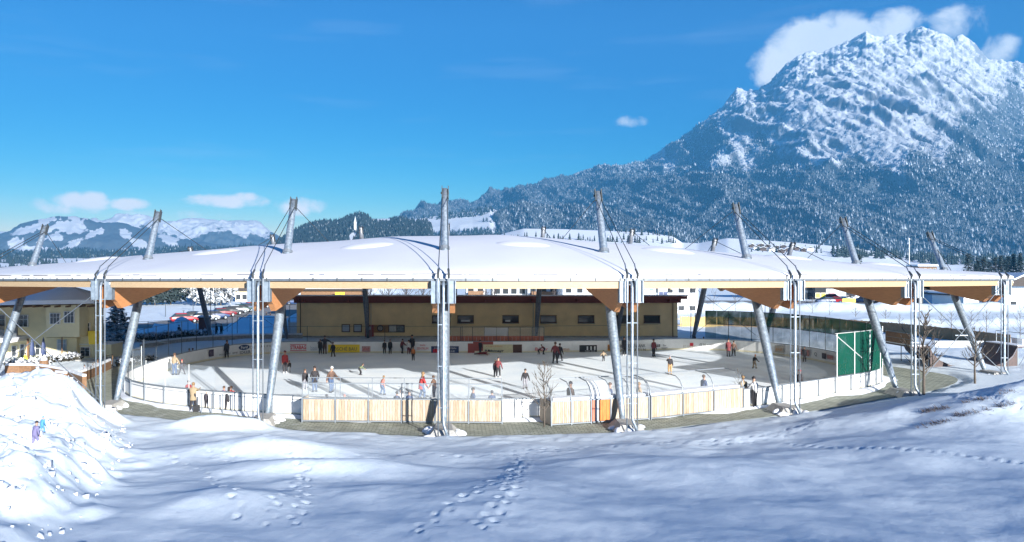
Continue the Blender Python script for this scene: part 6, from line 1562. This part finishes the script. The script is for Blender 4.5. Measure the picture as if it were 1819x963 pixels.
for i, (px, top, Y, lab) in enumerate(((1720, 452, 380, 'single wide conifer left of the group beyond the last mast'), (1738, 464, 370, 'dark low conifer right of the last mast top'), (1748, 458, 390, 'pointed conifer in the middle of the right group'), (1757, 466, 400, 'short conifer among taller ones at right'), (1768, 458, 380, 'slim conifer left of the densest cluster'), (1778, 455, 370, 'tallest slim conifer of the right cluster'), (1785, 462, 395, 'conifer between two taller at the right edge'), (1792, 456, 385, 'dense conifer near the right edge'), (1800, 452, 375, 'second to last conifer at the right edge'), (1812, 450, 372, 'last conifer at the very right edge'),
                                   (1525, 453, 300, 'lone snowy fir on the white meadow beside the mast'), (1733, 470, 360, 'small conifer below the wide one'))):
    z = CH+(HY-top)/F*Y; crown_tree(lab, ((px-CX)/F*Y, Y, 0), z, 5.2 if i not in (0, 1, 10) else 7.5, 300+i, FIRD, 900, 'conifer', 'conifer', CONG, z0=.05, conic=True, sz=.45)
# ---------------------------------------------------------------- buildings
house('low brown building with snowy roof and yellow sign behind the hall', 534, 642, 516, 125, 10, BROWNW, 4, 1, flat=True, name='shop_building', cat='building', snow=.3)
t = thing('roof_sign', 'yellow sign board on the brown low building behind the hall', 'sign', ((604-CX)/F*124, 123.8, 4.2)); MB().box((0, 0, .25), (1.5, .08, .55)).build('sign_panel', YELL, t); text('CAFE', (t.location.x, 123.74, 4.45), .3, 0, DKTXT, t, width=1.1)
house('white house with brown timber gable behind the central mast', 828, 862, 505, 150, 9, WHITE, 2, 3, wy=(1.4, 4.0, 6.4), balcony=(3.2,), group='village houses behind the hall')
house('house with brown boarded upper floor left of the central mast', 786, 812, 506, 158, 9, BROWNW, 2, 3, wy=(1.4, 4.2, 6.8), group='village houses behind the hall')
house('white house with small dark windows between bare trees', 876, 935, 500, 152, 10, WHITE, 4, 3, wy=(1.2, 4.1, 7.0), group='village houses behind the hall')
house('white house with brown balcony left of the large hotel', 938, 992, 502, 150, 10, WHITE, 3, 3, wy=(1.2, 4.0, 6.8), balcony=(3.1,), group='village houses behind the hall')
ht = house('large white hotel with grey and blue window bays behind the hall', 1000, 1240, 488, 142, 14, WHITE, 12, 3, wy=(1.2, 4.45, 7.4), name='hotel', cat='hotel', ww=1.0, wh=.8, flat=True)
for px0, px1, m, nm in ((1131, 1162, BLUEB, 'grey_bay'), (1168, 1184, WHITE, 'blind_bay')):
    a, b = (px0-1120)/F*142, (px1-1120)/F*142; MB().box(((a+b)/2, -.25, 3.9), (b-a, .5, 3.0)).build(nm, m, ht)
for px, py in ((1141, 513), (1156, 513), (1173, 521), (1181, 521)): MB().box(((px-1120)/F*142, -.52, CH-(py-HY)/F*142), (.75, .06, .55)).build('small_window', NAVY if py > 515 else GLASSL, ht)
for px, py in ((1197, 511), (1197, 521), (1214, 510)): MB().prism([((px-1120)/F*142-.7, -.12, CH-(py-HY)/F*142-.3), ((px-1120)/F*142+.7, -.12, CH-(py-HY)/F*142-.3), ((px-1120)/F*142, -.12, CH-(py-HY)/F*142+.4)], (0, .1, 0)).build('oriel_ornament', CREAMAD, ht)
house('white chalet with broad snowy roof above the left car park', 418, 462, 517, 190, 10, CREAM, 4, 1, rh=1.5, cat='chalet', name='chalet', group='houses beyond the left car park')
house('tall white house at the far left car park edge', 318, 350, 503, 215, 10, WHITE, 2, 2, rh=1.5, group='houses beyond the left car park')
house('long white house low behind the left trees', 470, 522, 513, 230, 10, WHITE, 4, 2, group='houses beyond the left car park')
house('white house far left behind the frosted trees', 225, 262, 508, 230, 10, WHITE, 3, 2, group='houses beyond the left car park')
house('white three-windowed office building right of the fourth bracket', 1380, 1448, 502, 205, 14, WHITE, 6, 2, wy=(1.3, 3.3), flat=True, name='office_building', cat='building', ww=1.2, wh=1.35)
t = house('glazed entrance porch with warm yellow light painted into its panes', 1448, 1467, 509, 201, 5, GLASS, 2, 1, rh=1.0, name='entrance_porch', cat='porch', wy=(1.4,), winm=YELL, snow=.3)  # yellow pane colour stands in for the porch light
house('pale grey hall with tall light windows beside the porch', 1468, 1502, 512, 206, 14, WHITE, 6, 1, wy=(1.9,), flat=True, name='office_building', cat='building', winm=GREYB, ww=.9, wh=2.3)
house('blue-grey market hall with vertical stripes behind parked cars', 1503, 1590, 508, 215, 18, GREYB, 14, 1, wy=(2.2,), flat=True, name='market_hall', cat='market hall', winm=GLASSL, ww=.8, wh=3.2)
sh = house('dark glazed showroom with white mullions at the right', 1592, 1690, 514, 178, 16, GLASS, 9, 1, wy=(1.3,), flat=True, name='showroom', cat='showroom', ww=1.1, wh=2.3)
MB().box((2.2, -.3, 1.2), (.9, .3, 2.0)).build('red_display', RED, sh)
house('pale blue windowless annex right of the showroom', 1690, 1711, 524, 165, 10, BLUEB, 1, 1, wy=(.9,), flat=True, name='annex', cat='building', ww=.1, wh=.1)
gr = house('white garage building with grey roller door and dark doorway', 1712, 1782, 526, 152, 10, WHITE, 1, 1, wy=(1.8,), flat=True, name='garage', cat='garage', ww=.6, wh=.5)
for px0, px1, m, nm in ((1754, 1761, BLACK, 'doorway'), (1764, 1779, GREYB, 'roller_door')): a, b = (px0-1747)/F*152, (px1-1747)/F*152; MB().box(((a+b)/2, -.05, 1.2), (b-a, .1, 2.4)).build(nm, m, gr)
house('pale house with dark overhanging gable at the right edge', 1783, 1850, 508, 148, 10, BLUEB, 2, 1, rh=2.2, over=1.4, cat='house', wy=(1.6,), snow=.3)
house('flat snow-roofed barn on the valley floor beyond the roof', 1632, 1664, 474, 440, 9, BROWNW, 4, 1, flat=True, name='barn', cat='barn', snow=1.0, wy=(7.5,), over=1.2)
t = thing('banner', 'yellow banner on posts in front of the right car park', 'banner', ((1508-CX)/F*165, 165, 0)); z = CH-(534-HY)/F*165
MB().box((0, 0, z), (2.8, .06, .8)).build('banner_sheet', YELL, t); text('MAXI MARKT', (t.location.x, 164.95, z), .38, 0, DKTXT, t, width=2.2)
for s in (-1, 1): MB().tube([(s*1.2, .05, 0), (s*1.2, .05, z+.4)], .05, 6).build('post', RAILG, t)
def lamp(label, px, py, top, group='street lamps'):
    p = at(px, py); h = (py-top)/F*p.y; t = thing('street_lamp', label, 'street lamp', p, 0, group); MB().tube([(0, 0, 0), (0, 0, h)], [.07, .045], 6).build('pole', POLED, t); MB().box((0, -.12, h), (.22, .5, .12)).build('lamp_head', RAILG, t)
lamp('slender street lamp on the snow field right of the hall', 1253, 552, 524); lamp('lamp pole at the left snow field by the signpost', 294, 565, 535); lamp('lamp pole left of the parked cars', 326, 572, 552); lamp('lamp pole right of the white office building windows', 1433, 540, 508)
lamp('lamp pole between the bare bush and car row', 343, 556, 520)
t = thing('radio_mast', 'thin white pole rising before the mountain forest at right', 'pole', ((1615-CX)/F*500, 500, 0)); MB().tube([(0, 0, 0), (0, 0, 27)], [.35, .2], 6).build('pole', WHITE, t); MB().box((0, 0, 27), (.8, .8, .6)).build('top_box', WHITE, t)
# village on the slope
FARMW = mat('old_dark_timber', (.07, .045, .035), .8, n=.3)
rd = random.Random(9)
VL = [(1336, 440), (1343, 444), (1351, 439), (1358, 446), (1364, 441), (1371, 447), (1378, 443), (1386, 449), (1392, 442), (1400, 447), (1408, 443), (1416, 445), (1426, 447), (1441, 446)]
words = ['leftmost', 'second', 'third', 'fourth', 'fifth', 'sixth', 'seventh', 'eighth', 'ninth', 'tenth', 'eleventh', 'twelfth', 'thirteenth', 'rightmost']
for i, (px, py) in enumerate(VL):
    p = H1.surf(px, py); t = thing('farmhouse', words[i]+' farmhouse of the hamlet on the white slope below the forest', 'house', p, rd.uniform(-.3, .3), 'hamlet houses on the white slope')
    w = rd.uniform(4.5, 7); MB().box((0, 2, 1.2), (w, 4, 3.6)).build('wall', rd.choice((FARMW, WHITE, FARMW)), t); r = MB().prism([(-w/2-.7, -.6, 2.9), (w/2+.7, -.6, 2.9), (0, -.6, 4.4)], (0, 5.2, 0)).build('roof', ROOFT, t)
    MB().prism([(-w/2-.8, -.4, 3.05), (0, -.4, 4.55), (w/2+.8, -.4, 3.05), (w/2+.8, -.4, 3.35), (0, -.4, 4.9), (-w/2-.8, -.4, 3.35)], (0, 5.0, 0)).build('roof_snow', SNOW, r)
X_, Y_, Z_ = [], [], []
for i in range(46): p = H1.surf(rd.uniform(1334, 1460), rd.uniform(438, 450)); X_.append(p.x); Y_.append(p.y+2); Z_.append(p.z-.2)
firs('hamlet_trees', np.array(X_), np.array(Y_), np.array(Z_), 5, FIRD, 8, 6, 2, .3, kind='stuff')
# church on the wooded hill
p = H2.surf(633, 411); ch = thing('church', 'white church tower with thin spire on the wooded hill', 'church', (p.x, p.y-12, p.z-4))
MB().box((0, 0, 8), (4.2, 4.2, 26)).build('tower', WHITE, ch); MB().add([(-2.3, -2.3, 21), (2.3, -2.3, 21), (2.3, 2.3, 21), (-2.3, 2.3, 21), (0, 0, 33)], [(0, 1, 4), (1, 2, 4), (2, 3, 4), (3, 0, 4)]).build('spire', GREYB, ch); MB().box((-4.6, 3, 0), (5, 6, 8)).build('nave', WHITE, ch); MB().prism([(-7.3, -.2, 4), (-7.3, 6.2, 4), (-7.3, 3, 6.6)], (5.2, 0, 0)).build('roof', SNOW, ch)
# dry perennials sticking out of the right bank in rows
rg = np.random.default_rng(4)
for row_ in (((1630, 735), (1700, 722)), ((1712, 716), (1775, 704)), ((1640, 757), (1690, 748)), ((1700, 741), (1800, 716)), ((1785, 700), (1800, 694))):
    (ax, ay), (bx_, by_) = row_; V = []; Fc = []
    pts = []
    for k in range(int((bx_-ax)*.9)):
        s = rg.random(); 
        if vn(np.array([ax*.1+s*9.]), np.array([ay*1.]), 3)[0] < .38: continue
        pts.append(hit(ax+(bx_-ax)*s, ay+(by_-ay)*s+rg.normal(0, .8)))
    if not pts: continue
    for p in pts:
        for q in range(7):
            a = p+Vector((rg.normal(0, .12), rg.normal(0, .10), -.05)); d = Vector((rg.normal(0, .16), rg.normal(0, .16), abs(rg.normal(.12, .07)))); w = Vector((.022, .01, .012)); n = len(V); V += [a-w, a+w, a+d]; Fc.append((n, n+1, n+2))
    npmesh('dry_stalks', V, Fc, DKTREE, kind='stuff')
# ---------------------------------------------------------------- haze
hz = MB().box((0, 2150, 748), (11000, 5400, 1500)).build('haze', SNOWF, kind='stuff')
hm = bpy.data.materials.new('haze'); hm.use_nodes = True; t = hm.node_tree; t.nodes.clear()
pv = NN(t, 'ShaderNodeVolumePrincipled'); pv.inputs['Color'].default_value = (.12, .50, 1, 1); pv.inputs['Density'].default_value = 1.35e-4; pv.inputs['Anisotropy'].default_value = .0
oo = NN(t, 'ShaderNodeOutputMaterial'); sock(t, pv.outputs[0], oo.inputs['Volume']); hz.data.materials[0] = hm
